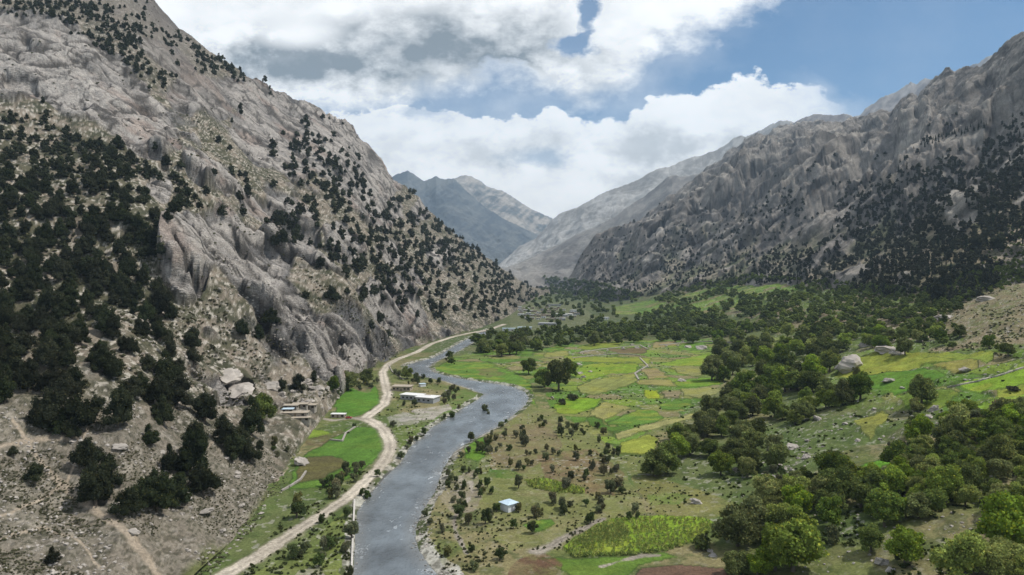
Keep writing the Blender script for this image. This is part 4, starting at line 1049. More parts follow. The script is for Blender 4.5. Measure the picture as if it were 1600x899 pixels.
# the row of pointed firs on the high rib, and firs in the wood foot
for i in range(34):
    x = 1440 + i * 3.2 + rng.uniform(-2, 2); y = 228 - (x - 1440) * .32 + rng.uniform(-5, 5)
    p = pick(x, y)
    if p and p[3] == 'right_mountain': RM.append((rng.uniform(5, 8), x, y, p, 'conifer'))
print('junipers', len(JUN), 'right', len(RM), time.time() - T0)
J = sorted([t for t in JUN + RM if t[4] == 'juniper'], key=lambda t: -t[0])
K = sorted([t for t in RM if t[4] == 'conifer'], key=lambda t: -t[0])
nJ = 296 - counts.get('juniper_tree', 0)
for n, (w, x, y, p, kd) in enumerate(J[:nJ]):
    L_ = p[3] == 'left_mountain'; Z_z = ZJ if L_ else ZR
    first = sizew(w, float(w_left(x, y)) if L_ else 12 * F / p[1]) + (' dark juniper' if L_ else ' dark evergreen')
    tree('juniper', p, w * p[1] / F, random.uniform(.85, 1.15), lab(first, Z_z, x, y), 'tree', 'junipers ' + where(Z_z, x, y)[0])
for (w, x, y, p, kd) in K[:70]:
    tree('conifer', p, w * .75 * p[1] / F, random.uniform(.7, 1.0), lab('pointed dark fir', ZR, x, y), 'tree', 'firs ' + where(ZR, x, y)[0])
restL = [t for t in J[nJ:] if t[3][3] == 'left_mountain']; restR = [t for t in J[nJ:] if t[3][3] != 'left_mountain']
merged('juniper_scrub', [('juniper', t[3][:3], t[0] * t[3][1] / F, .95) for t in restL], 1)
merged('mountain_forest', [(('juniper' if t[4] == 'juniper' else 'conifer'), t[3][:3], t[0] * (1 if t[4] == 'juniper' else .6) * t[3][1] / F, .95) for t in restR + K[70:]], 2)

# ---- broadleaf woods
BP = [ # polygon, density, base kind mix
 ([(1105,590),(1112,552),(1150,520),(1185,500),(1230,475),(1262,462),(1330,466),(1395,480),(1440,485),(1480,500),(1500,520),(1470,540),(1400,545),(1345,538),(1310,550),(1300,580),(1260,605),(1200,590),(1150,592)], 1.2, .4),
 ([(1012,745),(1016,700),(1045,672),(1100,660),(1112,625),(1150,592),(1200,588),(1260,600),(1350,605),(1352,640),(1290,642),(1245,655),(1222,700),(1210,735),(1150,762),(1105,755),(1120,715),(1080,705),(1062,745)], 1.3, .2),
 ([(1150,899),(1148,800),(1190,765),(1240,752),(1290,742),(1345,735),(1400,702),(1425,668),(1500,645),(1620,640),(1620,760),(1570,770),(1500,790),(1440,800),(1400,830),(1330,800),(1290,830),(1260,899)], 1.12, .5),
 ([(752,552),(762,520),(800,520),(880,512),(1000,504),(1100,496),(1160,505),(1125,532),(1000,532),(885,538),(840,548)], 1.9, .12),
 ([(985,500),(1000,478),(1050,455),(1110,440),(1180,428),(1250,435),(1262,462),(1190,495),(1120,500)], 1.25, .35),
 ([(1390,720),(1450,690),(1500,700),(1520,760),(1440,780),(1390,760)], 1.4, .35),
 ([(1420,520),(1500,520),(1600,540),(1600,560),(1520,560),(1450,545)], .5, .1),
 ([(1262,438),(1340,442),(1440,452),(1500,430),(1640,395),(1640,428),(1520,466),(1480,498),(1400,482),(1330,465),(1262,462)], 1.02, .06),
 ([(1500,380),(1640,330),(1640,400),(1520,430)], .35, 0),
 ([(1540,780),(1620,760),(1620,899),(1550,899)], 1.1, .75),
 ([(800,500),(830,462),(900,455),(1000,470),(985,500),(900,512)], .95, .2),
 ([(845,452),(850,432),(930,440),(1010,462),(960,470),(880,468)], 1.02, .0),
 ([(690,545),(760,528),(760,548),(720,560),(700,572)], .7, .1)]
def w_b(x, y):
    v = np.interp(y, [430, 470, 500, 540, 600, 660, 750, 880], [6, 10, 14, 21, 36, 40, 46, 62])
    return np.where(x < 1100, np.interp(y, [430, 480, 510, 545, 600, 700, 800], [5, 8, 13, 19, 26, 46, 50]), v)
BR = []
for poly, dn, lt in BP:
    P = np.array(poly)
    for (x, y, w) in scatter(16000, P[:, 0].min(), P[:, 0].max(), P[:, 1].min(), P[:, 1].max(), lambda a, b: (3.0 * dn if dn > 1 else 1.6 * dn) * inpoly(a, b, poly), w_b, .5 if dn < .6 else .27):
        p = in_water_or_road(x, y + .3 * w, w)
        if p is None: continue
        BR.append((w, x, y, p, 'broad_light' if rng.uniform() < lt else 'broad'))
BR.sort(key=lambda t: -t[0]); nB = 296 - counts.get('broadleaf_tree', 0)
print('broad', len(BR))
for (w, x, y, p, kd) in BR[:nB]:
    first = sizew(w, float(w_b(x, y))) + (' bright leafy tree' if kd == 'broad_light' else ' dark leafy tree')
    tree(kd, p, w * 1.12 * p[1] / F, random.uniform(.78, 1.08), lab(first, ZB, x, y), 'tree', 'broadleaf trees ' + where(ZB, x, y)[0])
merged('valley_woodland', [(t[4], t[3][:3], t[0] * 1.1 * t[3][1] / F, .9) for t in BR[nB:]], 3)

# ---- willows of the river meadow
WP = [([(745,700),(775,672),(830,652),(930,655),(965,700),(985,740),(1012,790),(1000,805),(930,805),(870,800),(850,760),(790,720)], .62),
 ([(690,740),(745,712),(800,740),(860,780),(870,830),(800,850),(740,830),(700,840),(672,812),(690,770)], .42),
 ([(560,720),(600,730),(560,760),(540,775),(505,800),(455,815),(440,790),(470,765),(520,745)], 1.0),
 ([(470,850),(540,800),(550,800),(549,899),(420,899),(440,875)], .45),([(380,899),(470,848),(480,856),(400,905)], .5),
 ([(612,740),(640,700),(660,682),(680,668),(660,672),(640,690),(618,715)], 1.6),
 ([(700,602),(745,612),(752,622),(730,634),(700,640),(690,620)], .8),([(800,650),(820,632),(828,640),(790,672),(700,745),(690,735),(740,690)], .5),
 ([(510,607),(600,590),(604,600),(560,606),(525,616)], 1.3),([(625,575),(640,583),(660,590),(640,600),(622,590),(612,578)], 1.0),([(700,840),(780,830),(800,850),(740,899),(700,870)], .25),
 ([(755,536),(770,545),(740,560),(700,568),(690,562),(720,545)], .6),([(870,780),(1000,790),(1015,805),(900,815),(820,830)], .9),([(400,690),(470,690),(470,700),(430,720)], .2),
 ([(1320,650),(1420,640),(1480,660),(1440,700),(1340,720)], .22),([(1130,700),(1260,700),(1260,750),(1180,775)], .3)]
def w_w(x, y): return np.interp(y, [560, 600, 660, 720, 800, 890], [9, 10, 11, 14, 21, 26])
WL = []
for poly, dn in WP:
    P = np.array(poly)
    for (x, y, w) in scatter(6000, P[:, 0].min(), P[:, 0].max(), P[:, 1].min(), P[:, 1].max(), lambda a, b: 3.2 * dn * inpoly(a, b, poly) * sm(.42, .68, vn(a / 26, b / 15, seed=66) * .6 + vn(a / 9, b / 7, seed=67) * .4), lambda a, b: w_w(a, b) * (1 + .35 * (vn(a / 40, b / 30, seed=68) - .4)), .34):
        p = in_water_or_road(x, y + .4 * w, w)
        if p is None: continue
        WL.append((w, x, y, p, ['willow', 'willow', 'willow_brown', 'willow_dark', 'willow_dark'][rng.integers(5)]))
WL.sort(key=lambda t: -t[0]); nW = 296 - counts.get('willow_tree', 0)
print('willow', len(WL))
TONE = {'willow': ' grey-green willow', 'willow_brown': ' brownish willow', 'willow_dark': ' dark green willow'}
for (w, x, y, p, kd) in WL[:nW]:
    tree(kd, p, w * p[1] / F, random.uniform(.9, 1.3), lab(sizew(w, float(w_w(x, y))) + TONE[kd], ZW, x, y), 'tree', 'willows ' + where(ZW, x, y)[0])
if WL[nW:]: merged('willow_scrub', [(t[4], t[3][:3], t[0] * t[3][1] / F, 1) for t in WL[nW:]], 4)

# ---- low scrub that nobody would count
def scrub(name, n, poly, wlo, whi, kd, seed, dens=None, only=None):
    P = np.array(poly); xs = rng.uniform(P[:, 0].min(), P[:, 0].max(), n * 3); ys = rng.uniform(P[:, 1].min(), P[:, 1].max(), n * 3)
    m = inpoly(xs, ys, poly); it = []
    if dens is not None: m &= rng.uniform(size=len(xs)) < dens(xs, ys)
    for x, y in list(zip(xs[m], ys[m]))[:n]:
        p = in_water_or_road(x, y, 1)
        if p is None or (only and p[3] != only): continue
        if x < 700 and y < 620 and rng.uniform() < float(slab_at(x, y)) * .85: continue
        nz = float(vn(np.array([p[0] / 14]), np.array([p[1] / 14]), seed=77)[0])
        if nz < .42: continue
        it.append((kd, p[:3], rng.uniform(wlo, whi), rng.uniform(.7, 1.2)))
    merged(name, it, seed)
scrub('scrub', 8500, [(-40,640),(330,640),(470,700),(430,790),(330,899),(-40,899)], .45, 1.25, 'shrub', 11)
scrub('scrub', 3600, [(-40,380),(480,400),(640,480),(620,560),(480,640),(-40,640)], 1.4, 3.6, 'shrub', 12)
scrub('scrub', 2400, [(-40,60),(240,0),(450,160),(560,220),(700,380),(800,450),(600,560),(440,420),(-40,400)], 2, 5, 'shrub', 13)
scrub('scrub', 2600, [(1150,600),(1640,560),(1640,899),(1150,899),(1050,780)], .8, 2.6, 'shrub_green', 14)
scrub('scrub', 2200, [(1380,440),(1640,300),(1640,560),(1450,560)], 1, 3, 'shrub', 15)
scrub('scrub', 1300, [(380,899),(560,640),(700,560),(760,520),(800,560),(700,660),(552,899)], .8, 2.2, 'shrub_green', 16)
scrub('scrub', 1600, [(680,700),(860,640),(1020,700),(1100,800),(800,880),(700,899),(650,830)], .6, 1.8, 'shrub', 17)
scrub('scrub', 1200, [(830,560),(1120,530),(1140,620),(1000,720),(860,640)], 1, 2.6, 'shrub_green', 18)

# ---- standing crops
cv_, ct_, cc_ = crown('shrub', 4242, 12, .16, (.165,.235,.04)); nk = 12 * 4
LOW['crop'] = [(cv_[:nk] * np.array([1, 1, 1.3]), ct_[:24], cc_[:nk] * np.array(m_)) for m_ in ((1, 1, 1), (1.35, 1.2, 1.1), (.8, .95, .8))]
crops = []
for poly, c_, hh in FIELDS:
    if hh < .5: continue
    P = np.array(poly); cy_ = P[:, 1].mean()
    if cy_ < 745: continue
    n_ = int(min(1600, 2.6 * (P[:, 0].max() - P[:, 0].min()) * (P[:, 1].max() - P[:, 1].min()) * .12))
    for _ in range(n_):
        x = rng.uniform(P[:, 0].min(), P[:, 0].max()); y = rng.uniform(P[:, 1].min(), P[:, 1].max())
        if not inpoly(np.array([x]), np.array([y]), poly)[0]: continue
        p = pick(x, y)
        if p: crops.append(('crop', (p[0], p[1], p[2] - .05), rng.uniform(.9, 1.7) * (1 if cy_ > 750 else 1.5), rng.uniform(.8, 1.4)))
merged('crop_plants', crops, 21)

# ---- boulders
def rock_mesh(seed, sub=ICO3):
    r = np.random.default_rng(seed); v = sub[0].copy()
    for k in range(11):      # cleft faces
        n = r.normal(size=3); n /= np.linalg.norm(n); d = r.uniform(.45, .92); t = v @ n; m = t > d; v[m] -= np.outer(t[m] - d, n) * .92
    nn = fbm(v[:, 0] * 2.2 + seed, v[:, 1] * 2.2, v[:, 2] * 2.2 + 9, o=4, seed=seed)
    n2 = fbm(v[:, 0] * 6 + seed, v[:, 1] * 6, v[:, 2] * 6 + 9, o=2, seed=seed + 4, mode=1)
    v = v * (.42 + .95 * nn + .28 * n2 + .10 * r.normal(size=len(v)) * .35)[:, None]; v[:, 0] *= r.uniform(.85, 1.15); v[:, 2] *= r.uniform(.55, .85)
    return v * .5, sub[1]
ROCKS = [mesh_np('boulder_mesh', *rock_mesh(50 + i), M_STONE, smooth=False) for i in range(7)]
def boulder(x, y, w, lb, gp=None, hs=1.0, yaw=None):
    p = pick(x, y)
    if p is None: return
    ww = 1.3 * w * p[1] / F; o = link('boulder', random.choice(ROCKS), None, None, lb, 'boulder', gp, (p[0], p[1], p[2] + ww * .10 * hs))
    o.scale = (ww, ww * random.uniform(.8, 1.1), ww * hs); o.rotation_euler = (random.uniform(-.25, .25), random.uniform(-.25, .25), random.uniform(0, 6.28) if yaw is None else yaw)
    return o
HB = [(1326,577,35,1.1,'giant pale boulder, house sized, at the edge of the yellow-green terrace'),(1352,540,22,.5,'flat grey outcrop above the giant boulder'),(1383,550,34,.5,'long pale outcrop on the terrace above the fields'),(1404,553,24,.6,'broken pale outcrop right of the long one'),
 (1395,532,10,.9,'small round pale rock behind the outcrop'),(1437,533,10,.9,'pale rock by the wood above the terrace'),(1388,596,18,.5,'pale slab in the middle of the green terrace'),(1410,607,8,.6,'small pale stone on the green terrace'),(1538,470,26,.5,'big pale boulder on the dry brown hillside'),
 (1475,500,28,.5,'pale rock ledge at the foot of the dry brown hillside'),(1379,880,22,.7,'grey boulder near the bottom edge in the near wood'),(1392,892,14,.6,'pale boulder at the bottom edge'),(1088,786,14,.8,'pale round boulder alone on the pasture'),
 (1110,862,9,.7,'pale stone beside the rounded bush'),(1114,869,14,.5,'flat pale stone below the rounded bush'),(1012,742,5,.8,'white stone on the pasture near the grove'),(1278,655,14,.8,'pale boulder at the edge of the upper grove'),(1210,694,14,.6,'flat pale boulder on the stony bank'),
 (1240,700,22,.4,'long pale rock on the stony bank'),(1262,690,10,.6,'pale rock on the stony bank under the grove'),(1460,640,16,.8,'pale boulder by the dark tree on the terraces'),(1450,652,12,.6,'pale stone under the dark tree on the terraces'),(1435,664,14,.6,'pale stone on the slope below the terraces'),
 (1510,580,16,.6,'pale boulder at the wall of the tan plot'),(1478,866,14,.7,'pale boulder between the near trees at the bottom'),(1548,868,14,.6,'pale boulder beside the big corner tree'),(1590,890,20,1,'pale boulder in the bottom right corner'),
 (207,832,18,.7,'pale round boulder just below the lowest juniper grove'),(266,722,34,.45,'pale flat slab showing above the lowest grove'),(188,700,20,.5,'pale slab stone on the scree between the groves'),(113,690,12,.5,'pale stone beside the grazing path'),(320,800,18,.6,'pale boulder below the long grove'),
 (347,830,12,.6,'pale boulder on the scree above the straight road'),(473,725,20,.8,'big pale boulder beside the winding footpath'),(428,605,24,.9,'tall pale block above the farm huts'),(500,610,14,.8,'pale block in the rockfall above the huts'),(482,630,12,.7,'pale block at the back of the farm huts'),
 (355,590,50,.5,'long white slab above the yellowish tree'),(375,612,40,.35,'low white slab under the long one'),(290,770,12,.7,'pale block at the foot of the grove'),(903,585,7,.8,'white stone by the river bend clump'),(905,570,8,.6,'pale stone in the field clump'),
 (912,590,9,.6,'white rock at the left of the bright plots'),(1067,596,12,.5,'white rocks in the green plot'),(863,622,5,.9,'white stone below the clump by the river'),(1095,545,16,.5,'pale boulder in the rubble at the upper field edge'),(1075,543,12,.5,'low pale boulder in the rubble at the upper field edge')]
M_PALE = plain('pale_granite', (.40,.36,.315), .95, .3, 1.2, .1, bump=.3)
for x, y, w, hs, lb in HB:
    o_b = boulder(x, y, w, lb, None, hs)
    if w > 30 and o_b: o_b.data = o_b.data.copy(); o_b.data.materials[0] = M_PALE
BZ = [([(1140,690),(1260,690),(1330,640),(1350,650),(1260,740),(1150,770)], 46, 3, 9, 'pale stone on the stony bank below the grove'),
 ([(1330,640),(1480,625),(1490,660),(1420,700),(1340,700)], 34, 3, 9, 'pale stone on the slope under the terraces'),([(1350,590),(1430,590),(1430,625),(1350,610)], 14, 2, 6, 'pale stone strewn on the green terrace'),
 ([(880,545),(1000,530),(1110,530),(1160,540),(1000,548),(900,562)], 60, 2, 6, 'pale stone in the rubble rows between the upper plots'),([(895,575),(925,570),(925,592),(900,595)], 16, 2, 6, 'white stone heaped beside the river bend clump'),
 ([(1000,555),(1030,570),(1000,600),(990,595),(1010,570)], 16, 2, 4, 'white stone in the wall between the central plots'),([(1480,590),(1600,560),(1600,640),(1500,650)], 30, 2, 7, 'pale stone in the terrace walls at the right'),
 ([(250,700),(440,720),(420,800),(330,850),(200,830)], 46, 3, 10, 'pale stone on the scree below the groves'),([(440,560),(540,600),(520,640),(470,640),(430,620)], 36, 4, 12, 'pale block in the rockfall above the farm huts'),
 ([(600,640),(690,600),(720,640),(620,700),(570,700)], 30, 2, 4, 'pale stone on the rough ground around the white building'),([(1440,420),(1620,360),(1620,420),(1500,480)], 30, 3, 9, 'pale rock on the stony rise at the right edge'),
 ([(640,520),(760,490),(780,505),(650,548)], 26, 2, 6, 'pale block on the scree above the far road'),([(460,655),(560,655),(540,690),(480,670)], 18, 2, 4, 'pale stone along the side track to the huts'),([(1290,820),(1500,780),(1560,880),(1350,899)], 30, 3, 10, 'pale stone under the nearest trees')]
nb = len(HB)
for poly, n, a, b, lb in BZ:
    P = np.array(poly); k = 0
    while k < n:
        x = rng.uniform(P[:, 0].min(), P[:, 0].max()); y = rng.uniform(P[:, 1].min(), P[:, 1].max())
        if not inpoly(np.array([x]), np.array([y]), poly)[0]: continue
        k += 1
        sz = a + (b - a) * rng.uniform() ** 2
        px0, py0 = P[:, 0].min(), P[:, 1].min(); qx = COLS[min(2, int((x - px0) / (P[:, 0].max() - px0) * 3))]; qy = ROWS[min(2, int((y - py0) / (P[:, 1].max() - py0) * 3))]
        full = ('larger ' if sz > (a + b) * .5 else '') + lb + ', ' + qy + ' ' + qx
        if nb < 296 and in_water_or_road(x, y, 1) is not None: boulder(x, y, sz, full if len(full.split()) <= 16 else lb, lb.replace('stone', 'stones').replace('block', 'blocks').replace('rock ', 'rocks '), random.uniform(.5, .9)); nb += 1
def stones(name, n, poly, wlo, whi, seed):
    P = np.array(poly); vs, fs = ICO1; Vs = []; Ts = []; o = 0; r = np.random.default_rng(seed); k = 0
    while k < n:
        x = r.uniform(P[:, 0].min(), P[:, 0].max()); y = r.uniform(P[:, 1].min(), P[:, 1].max())
        if not inpoly(np.array([x]), np.array([y]), poly)[0]: continue
        k += 1; p = in_water_or_road(x, y, 1)
        if p is None or float(vn(np.array([p[0] / 10]), np.array([p[1] / 10]), seed=78)[0]) < .4: continue
        w = wlo + (whi - wlo) * r.uniform() ** 2.5
        Vs.append(vs * r.uniform(.6, 1.1, (len(vs), 1)) * w * .5 * np.array([1, r.uniform(.6, 1), r.uniform(.4, .8)]) + np.array(p[:3])); Ts.append(fs + o); o += len(vs)
    if Vs: link(name, mesh_np(name, np.concatenate(Vs), np.concatenate(Ts), M_STONE), kind='stuff')
stones('stones', 2600, [(-40,640),(330,600),(480,700),(430,790),(330,899),(-40,899)], .4, 2.2, 31)
stones('stones', 1700, [(200,440),(640,470),(760,500),(600,560),(520,640),(200,640)], .8, 3.6, 32)
stones('stones', 1400, [(1130,640),(1640,560),(1640,899),(1250,899),(1140,780)], .4, 1.8, 33)
stones('stones', 900, [(880,545),(1120,530),(1140,600),(1050,650),(900,600)], .5, 1.8, 34)
stones('stones', 900, [(1380,440),(1640,340),(1640,520),(1500,540)], .6, 2.6, 35)
stones('stones', 900, [(655,850),(640,800),(690,740),(760,690),(830,640),(835,655),(700,790),(670,840),(735,910),(690,910)], .4, 1.3, 36)
stones('stones', 500, [(555,899),(560,800),(600,745),(680,680),(660,700),(610,750),(575,800),(566,899)], .3, 1.2, 37)
# wet stones along both water's edges
vs_, fs_ = ICO1; Vs = []; Ts = []; o = 0; r_ = np.random.default_rng(5)
for _ in range(900):
    i = r_.integers(len(RIVW) - 1); t = r_.uniform(); q = RIVW[i] * (1 - t) + RIVW[i + 1] * t
    if q[1] < 180 or q[1] > 1100: continue
    q = q + r_.normal(size=2) * 1.5; w_s = .4 + 1.5 * r_.uniform() ** 3
    Vs.append(vs_ * r_.uniform(.6, 1.1, (len(vs_), 1)) * w_s * .5 * np.array([1, .8, .55]) + np.array([q[0], q[1], .05])); Ts.append(fs_ + o); o += len(vs_)
link('river_stones', mesh_np('river_stones', np.concatenate(Vs), np.concatenate(Ts), plain('wet_stone', (.22,.21,.19), .6, .4, 1.5)), kind='stuff')
print('placed', time.time() - T0)

# ------------------------------------------------------------------ buildings, wall, car
import bmesh
def boxes(name, bl, m_, parent=None, bevel=0.0):
    """bl: list of (cx,cy,cz, sx,sy,sz[, yaw])"""
    bm = bmesh.new()
    for b in bl:
        cx_, cy_, cz_, sx, sy, sz = b[:6]; a = b[6] if len(b) > 6 else 0
        g = bmesh.ops.create_cube(bm, size=1.0)['verts']
        for v in g:
            x, y, z = v.co.x * sx, v.co.y * sy, v.co.z * sz
            v.co = (cx_ + x * math.cos(a) - y * math.sin(a), cy_ + x * math.sin(a) + y * math.cos(a), cz_ + z)
    if bevel: bmesh.ops.bevel(bm, geom=list(bm.edges), offset=bevel, segments=1, affect='EDGES')
    me = bpy.data.meshes.new(name); bm.to_mesh(me); bm.free(); me.materials.append(m_)
    return link(name, me, parent)
M_WHITE = plain('whitewash', (.72,.73,.74), .85, .1, .6); M_CONC = plain('grey_block', (.34,.35,.36), .9, .18, .7); M_MUD = plain('mud_plaster', (.40,.34,.27), .95, .2, .5); M_ROOFW = plain('pale_sheet_roof', (.70,.69,.66), .55, .1, .35)
M_TANROOF = plain('earth_roof', (.38,.325,.255), .95, .18, .4); M_BLUE = plain('blue_sheet', (.50,.62,.70), .45, .1, .3, .4); M_DARK = plain('dark_opening', (.03,.028,.026), .7, .2, 1); M_WOOD = plain('grey_wood', (.20,.15,.10), .9, .25, 2)
M_RED = plain('red_paint', (.45,.05,.04), .35, .1, 1, .5); M_TYRE = plain('rubber', (.03,.03,.03), .9, .1, 4); M_GLASS = plain('dark_glass', (.05,.06,.07), .15, .05, 1, .5); M_STWALL = M_WALLST
def root(name, p, yaw, label, cat='house', group=None):
    e = bpy.data.objects.new(name, None); C.objects.link(e); e.location = p[:3]; e.rotation_euler = (0, 0, yaw); e['label'] = label; e['category'] = cat
    if group: e['group'] = group
    return e
def house(x, y, W, Dp, Hh, yaw, label, wall=None, roof=None, over=.5, thick=.3, wins=3, door=True, group=None, front=-1, detail=True, name='house'):
    p = pick(x, y); e = root(name, p, yaw, label, 'house', group)
    boxes('wall', [(0, 0, Hh / 2 - 1.5, W, Dp, Hh + 3)], wall, e)
    boxes('roof', [(0, 0, Hh + thick / 2 + .003, W + over * 2, Dp + over * 2, thick)], roof, e)
    if detail:
        n = wins
        for i in range(n):
            xx = -W / 2 + W * (i + .5) / n
            if door and i == n // 2:
                boxes('door', [(xx, -Dp / 2 - .03, 1.05, 1.2, .12, 2.1)], M_WOOD, e)
            else:
                f = boxes('window', [(xx, -Dp / 2 - .03, Hh * .55, 1.5, .12, 1.1)], M_DARK, e)
                boxes('frame', [(xx, -Dp / 2 - .06, Hh * .55 + .62, 1.8, .16, .12), (xx, -Dp / 2 - .06, Hh * .55 - .62, 1.8, .16, .12), (xx - .82, -Dp / 2 - .06, Hh * .55, .12, .14, 1.1), (xx + .82, -Dp / 2 - .06, Hh * .55, .12, .14, 1.1)], M_WOOD, f)
        boxes('window', [(W / 2 + .03, 0, Hh * .55, .12, 1.3, 1.0)], M_DARK, e)
    return e
# long white building in two blocks
p = pick(654, 626); e = root('long_building', p, .0, 'low grey-walled building under a wide white flat roof beside the river', 'building')
e.rotation_euler = (0, 0, -.38)
boxes('wall', [(-7, 3.5, .3, 17, 9, 6.6), (8.5, -1, .3, 15, 11, 6.6)], M_CONC, e)
boxes('roof', [(-7, 3.5, 3.8, 18, 10, .35), (8.5, -1, 3.85, 16.2, 12.2, .42)], M_ROOFW, e)
for i, xx in enumerate((-13, -9.5, -6, -2.5)): boxes('window', [(xx, -1.03, 1.8, 1.6, .14, 1.3)], M_DARK, e)
for xx in (4, 8, 12): boxes('window', [(xx, -6.53, 1.9, 1.7, .14, 1.2)], M_DARK, e)
boxes('door', [(.9, -3.0, 1.2, .14, 1.8, 2.4)], M_DARK, e)
boxes('roof_patch', [(6, 4, 4.12, 5.5, 3, .10)], M_TANROOF, e)
house(629, 610, 15, 9, 3.6, -.12, 'small house with a flat tan roof and dark openings by the road', M_MUD, M_TANROOF, .8, .35, 5)
house(660, 604, 5, 4, 2.4, .5, 'tiny shed with a pale blue roof behind the white-roofed building', M_WHITE, M_BLUE, .3, .15, 1, False, detail=False, name='shed')
house(529, 652, 9.5, 4.2, 2.3, -.05, 'long low white shed at the lower edge of the green plot', M_MUD, M_ROOFW, .3, .2, 3, name='shed')
# farm huts
for (x, y, W, D_, hh, yw, rf, lb) in [(463,650,14,6,2.3,.06,M_TANROOF,'wide earth-roofed stone hut at the front of the farm cluster'),(484,638,8,5,2.4,-.05,M_TANROOF,'earth-roofed hut at the back right of the farm cluster'),
    (469,637,9,5,2.5,.1,M_TANROOF,'earth-roofed hut in the back middle of the farm cluster'),(455,639,8,4.5,2.4,.0,M_TANROOF,'earth-roofed hut at the back left of the farm cluster'),(450,644,6,3.5,2.0,.1,M_BLUE,'small hut with a bluish sheet roof at the left of the farm cluster'),(470,657,11,4,1.8,.15,M_TANROOF,'lowest earth-roofed byre below the farm cluster')]:
    house(x, y, W, D_, hh, yw, lb, M_STWALL, rf, .7, .3, 3, name='stone_hut')
# little white hut with a hipped sheet roof
p = pick(795, 797); e = root('white_hut', p, .72, 'little white hut with a shallow pale blue roof in the willow meadow', 'hut')
boxes('wall', [(0, 0, .4, 5.2, 5.2, 5.4)], M_WHITE, e)
bm = bmesh.new(); hv = [bm.verts.new(c) for c in [(-3.1,-3.1,3.13),(3.1,-3.1,3.13),(3.1,3.1,3.13),(-3.1,3.1,3.13),(-3.1,-3.1,3.3),(3.1,-3.1,3.3),(3.1,3.1,3.3),(-3.1,3.1,3.3),(0,-1,4.3),(0,1,4.3)]]
for q in [(3,2,1,0),(0,1,5,4),(1,2,6,5),(2,3,7,6),(3,0,4,7),(4,5,8),(5,6,9,8),(6,7,9),(7,4,8,9)]: bm.faces.new([hv[i] for i in q])
me = bpy.data.meshes.new('roof'); bm.to_mesh(me); bm.free(); me.materials.append(M_BLUE); link('roof', me, e)
boxes('door', [(-.4, -2.62, 1.05, 1.0, .1, 2.1)], M_CONC, e); boxes('window', [(2.62, .3, 1.7, .1, 1.0, .9)], M_DARK, e); boxes('window', [(1.5, -2.62, 1.8, .8, .1, .8)], M_DARK, e)
# shed in the wood
house(1302, 508, 6, 5, 2.6, .3, 'small open shed with a pale roof in the bright wood', M_DARK, M_ROOFW, .3, .2, 1, False, detail=False, name='shed')  # solid walls in near-black: the shade inside the open shed, painted on
# village
VH = [(797,517,26,8,4,.02,M_WHITE,M_BLUE,'long white block with a bluish roof at the near edge of the village'),(820,515,24,8,4,.02,M_WHITE,M_BLUE,'second long white block with a bluish roof beside the first'),(856,508,34,18,3.5,-.2,M_CONC,M_CONC,'wide grey flat-roofed building in the village'),
 (897,488,18,9,5,-.5,M_WHITE,M_ROOFW,'white gabled building at the right of the village'),(880,493,40,10,4,.05,M_WHITE,M_ROOFW,'long pale-roofed building in the middle of the village'),(866,478,40,10,4,-.1,M_CONC,M_CONC,'long grey-roofed building at the back of the village'),
 (945,499,16,8,4,.3,M_WHITE,M_ROOFW,'white house among trees right of the village'),(811,482,14,9,5,.1,M_WHITE,M_ROOFW,'pale house at the upper left end of the village')]
for (x, y, W, D_, hh, yw, wl, rf, lb) in VH: house(x, y, W, D_, hh, yw, lb, wl, rf, .5, .4, 4, group=None)
vp = [(806,484),(840,478),(885,482),(905,490),(892,503),(850,500),(818,500)]
k = 0; tries = 0; VT = [(v[0], v[1]) for v in VH]
while k < 52 and tries < 4000:
    tries += 1; x = rng.uniform(803, 908); y = rng.uniform(478, 506)
    if not inpoly(np.array([x]), np.array([y]), vp)[0] or any(abs(a - x) < 5 and abs(b - y) < 2.2 for a, b in VT): continue
    VT.append((x, y)); k += 1; rf = [M_TANROOF, M_TANROOF, M_ROOFW, M_CONC][rng.integers(4)]; wl = [M_MUD, M_MUD, M_CONC, M_WHITE][rng.integers(4)]
    tone = {M_TANROOF: 'earth', M_ROOFW: 'white', M_CONC: 'grey'}[rf]; side = 'left' if x < 838 else ('middle' if x < 872 else 'right'); rw = 'back' if y < 487 else ('centre' if y < 495 else 'front')
    house(x, y, rng.uniform(7, 13), rng.uniform(6, 9), rng.uniform(3, 4.5), rng.uniform(-.4, .4), f'small {tone}-roofed house in the {rw} of the village, {side} side', wl, rf, .5, .4, 2, group='village houses with %s roofs' % tone)
# retaining wall along the river
A0 = pick(553, 786); B0 = pick(552, 960)
def wall_run(name, pts, h, t, m_, label):
    Vs = []; Fs = []; n = len(pts)
    for i, (x, y, z) in enumerate(pts):
        a = pts[max(0, i - 1)]; b = pts[min(n - 1, i + 1)]; dx, dy = b[0] - a[0], b[1] - a[1]; l = math.hypot(dx, dy) + 1e-6; nx, ny = -dy / l * t / 2, dx / l * t / 2
        jt = random.uniform(-.08, .08)
        Vs += [(x - nx, y - ny, z - 1.5), (x + nx, y + ny, z - 1.5), (x + nx, y + ny, z + h + jt), (x - nx, y - ny, z + h + jt)]
    for i in range(n - 1):
        for k_ in range(4): Fs.append((i * 4 + k_, i * 4 + (k_ + 1) % 4, (i + 1) * 4 + (k_ + 1) % 4, (i + 1) * 4 + k_))
    Fs += [(0, 1, 2, 3), ((n - 1) * 4 + 3, (n - 1) * 4 + 2, (n - 1) * 4 + 1, (n - 1) * 4)]
    o = link(name, mesh_np(name, np.array(Vs), np.array(Fs, np.int32), m_), None, None, label, 'wall'); return o
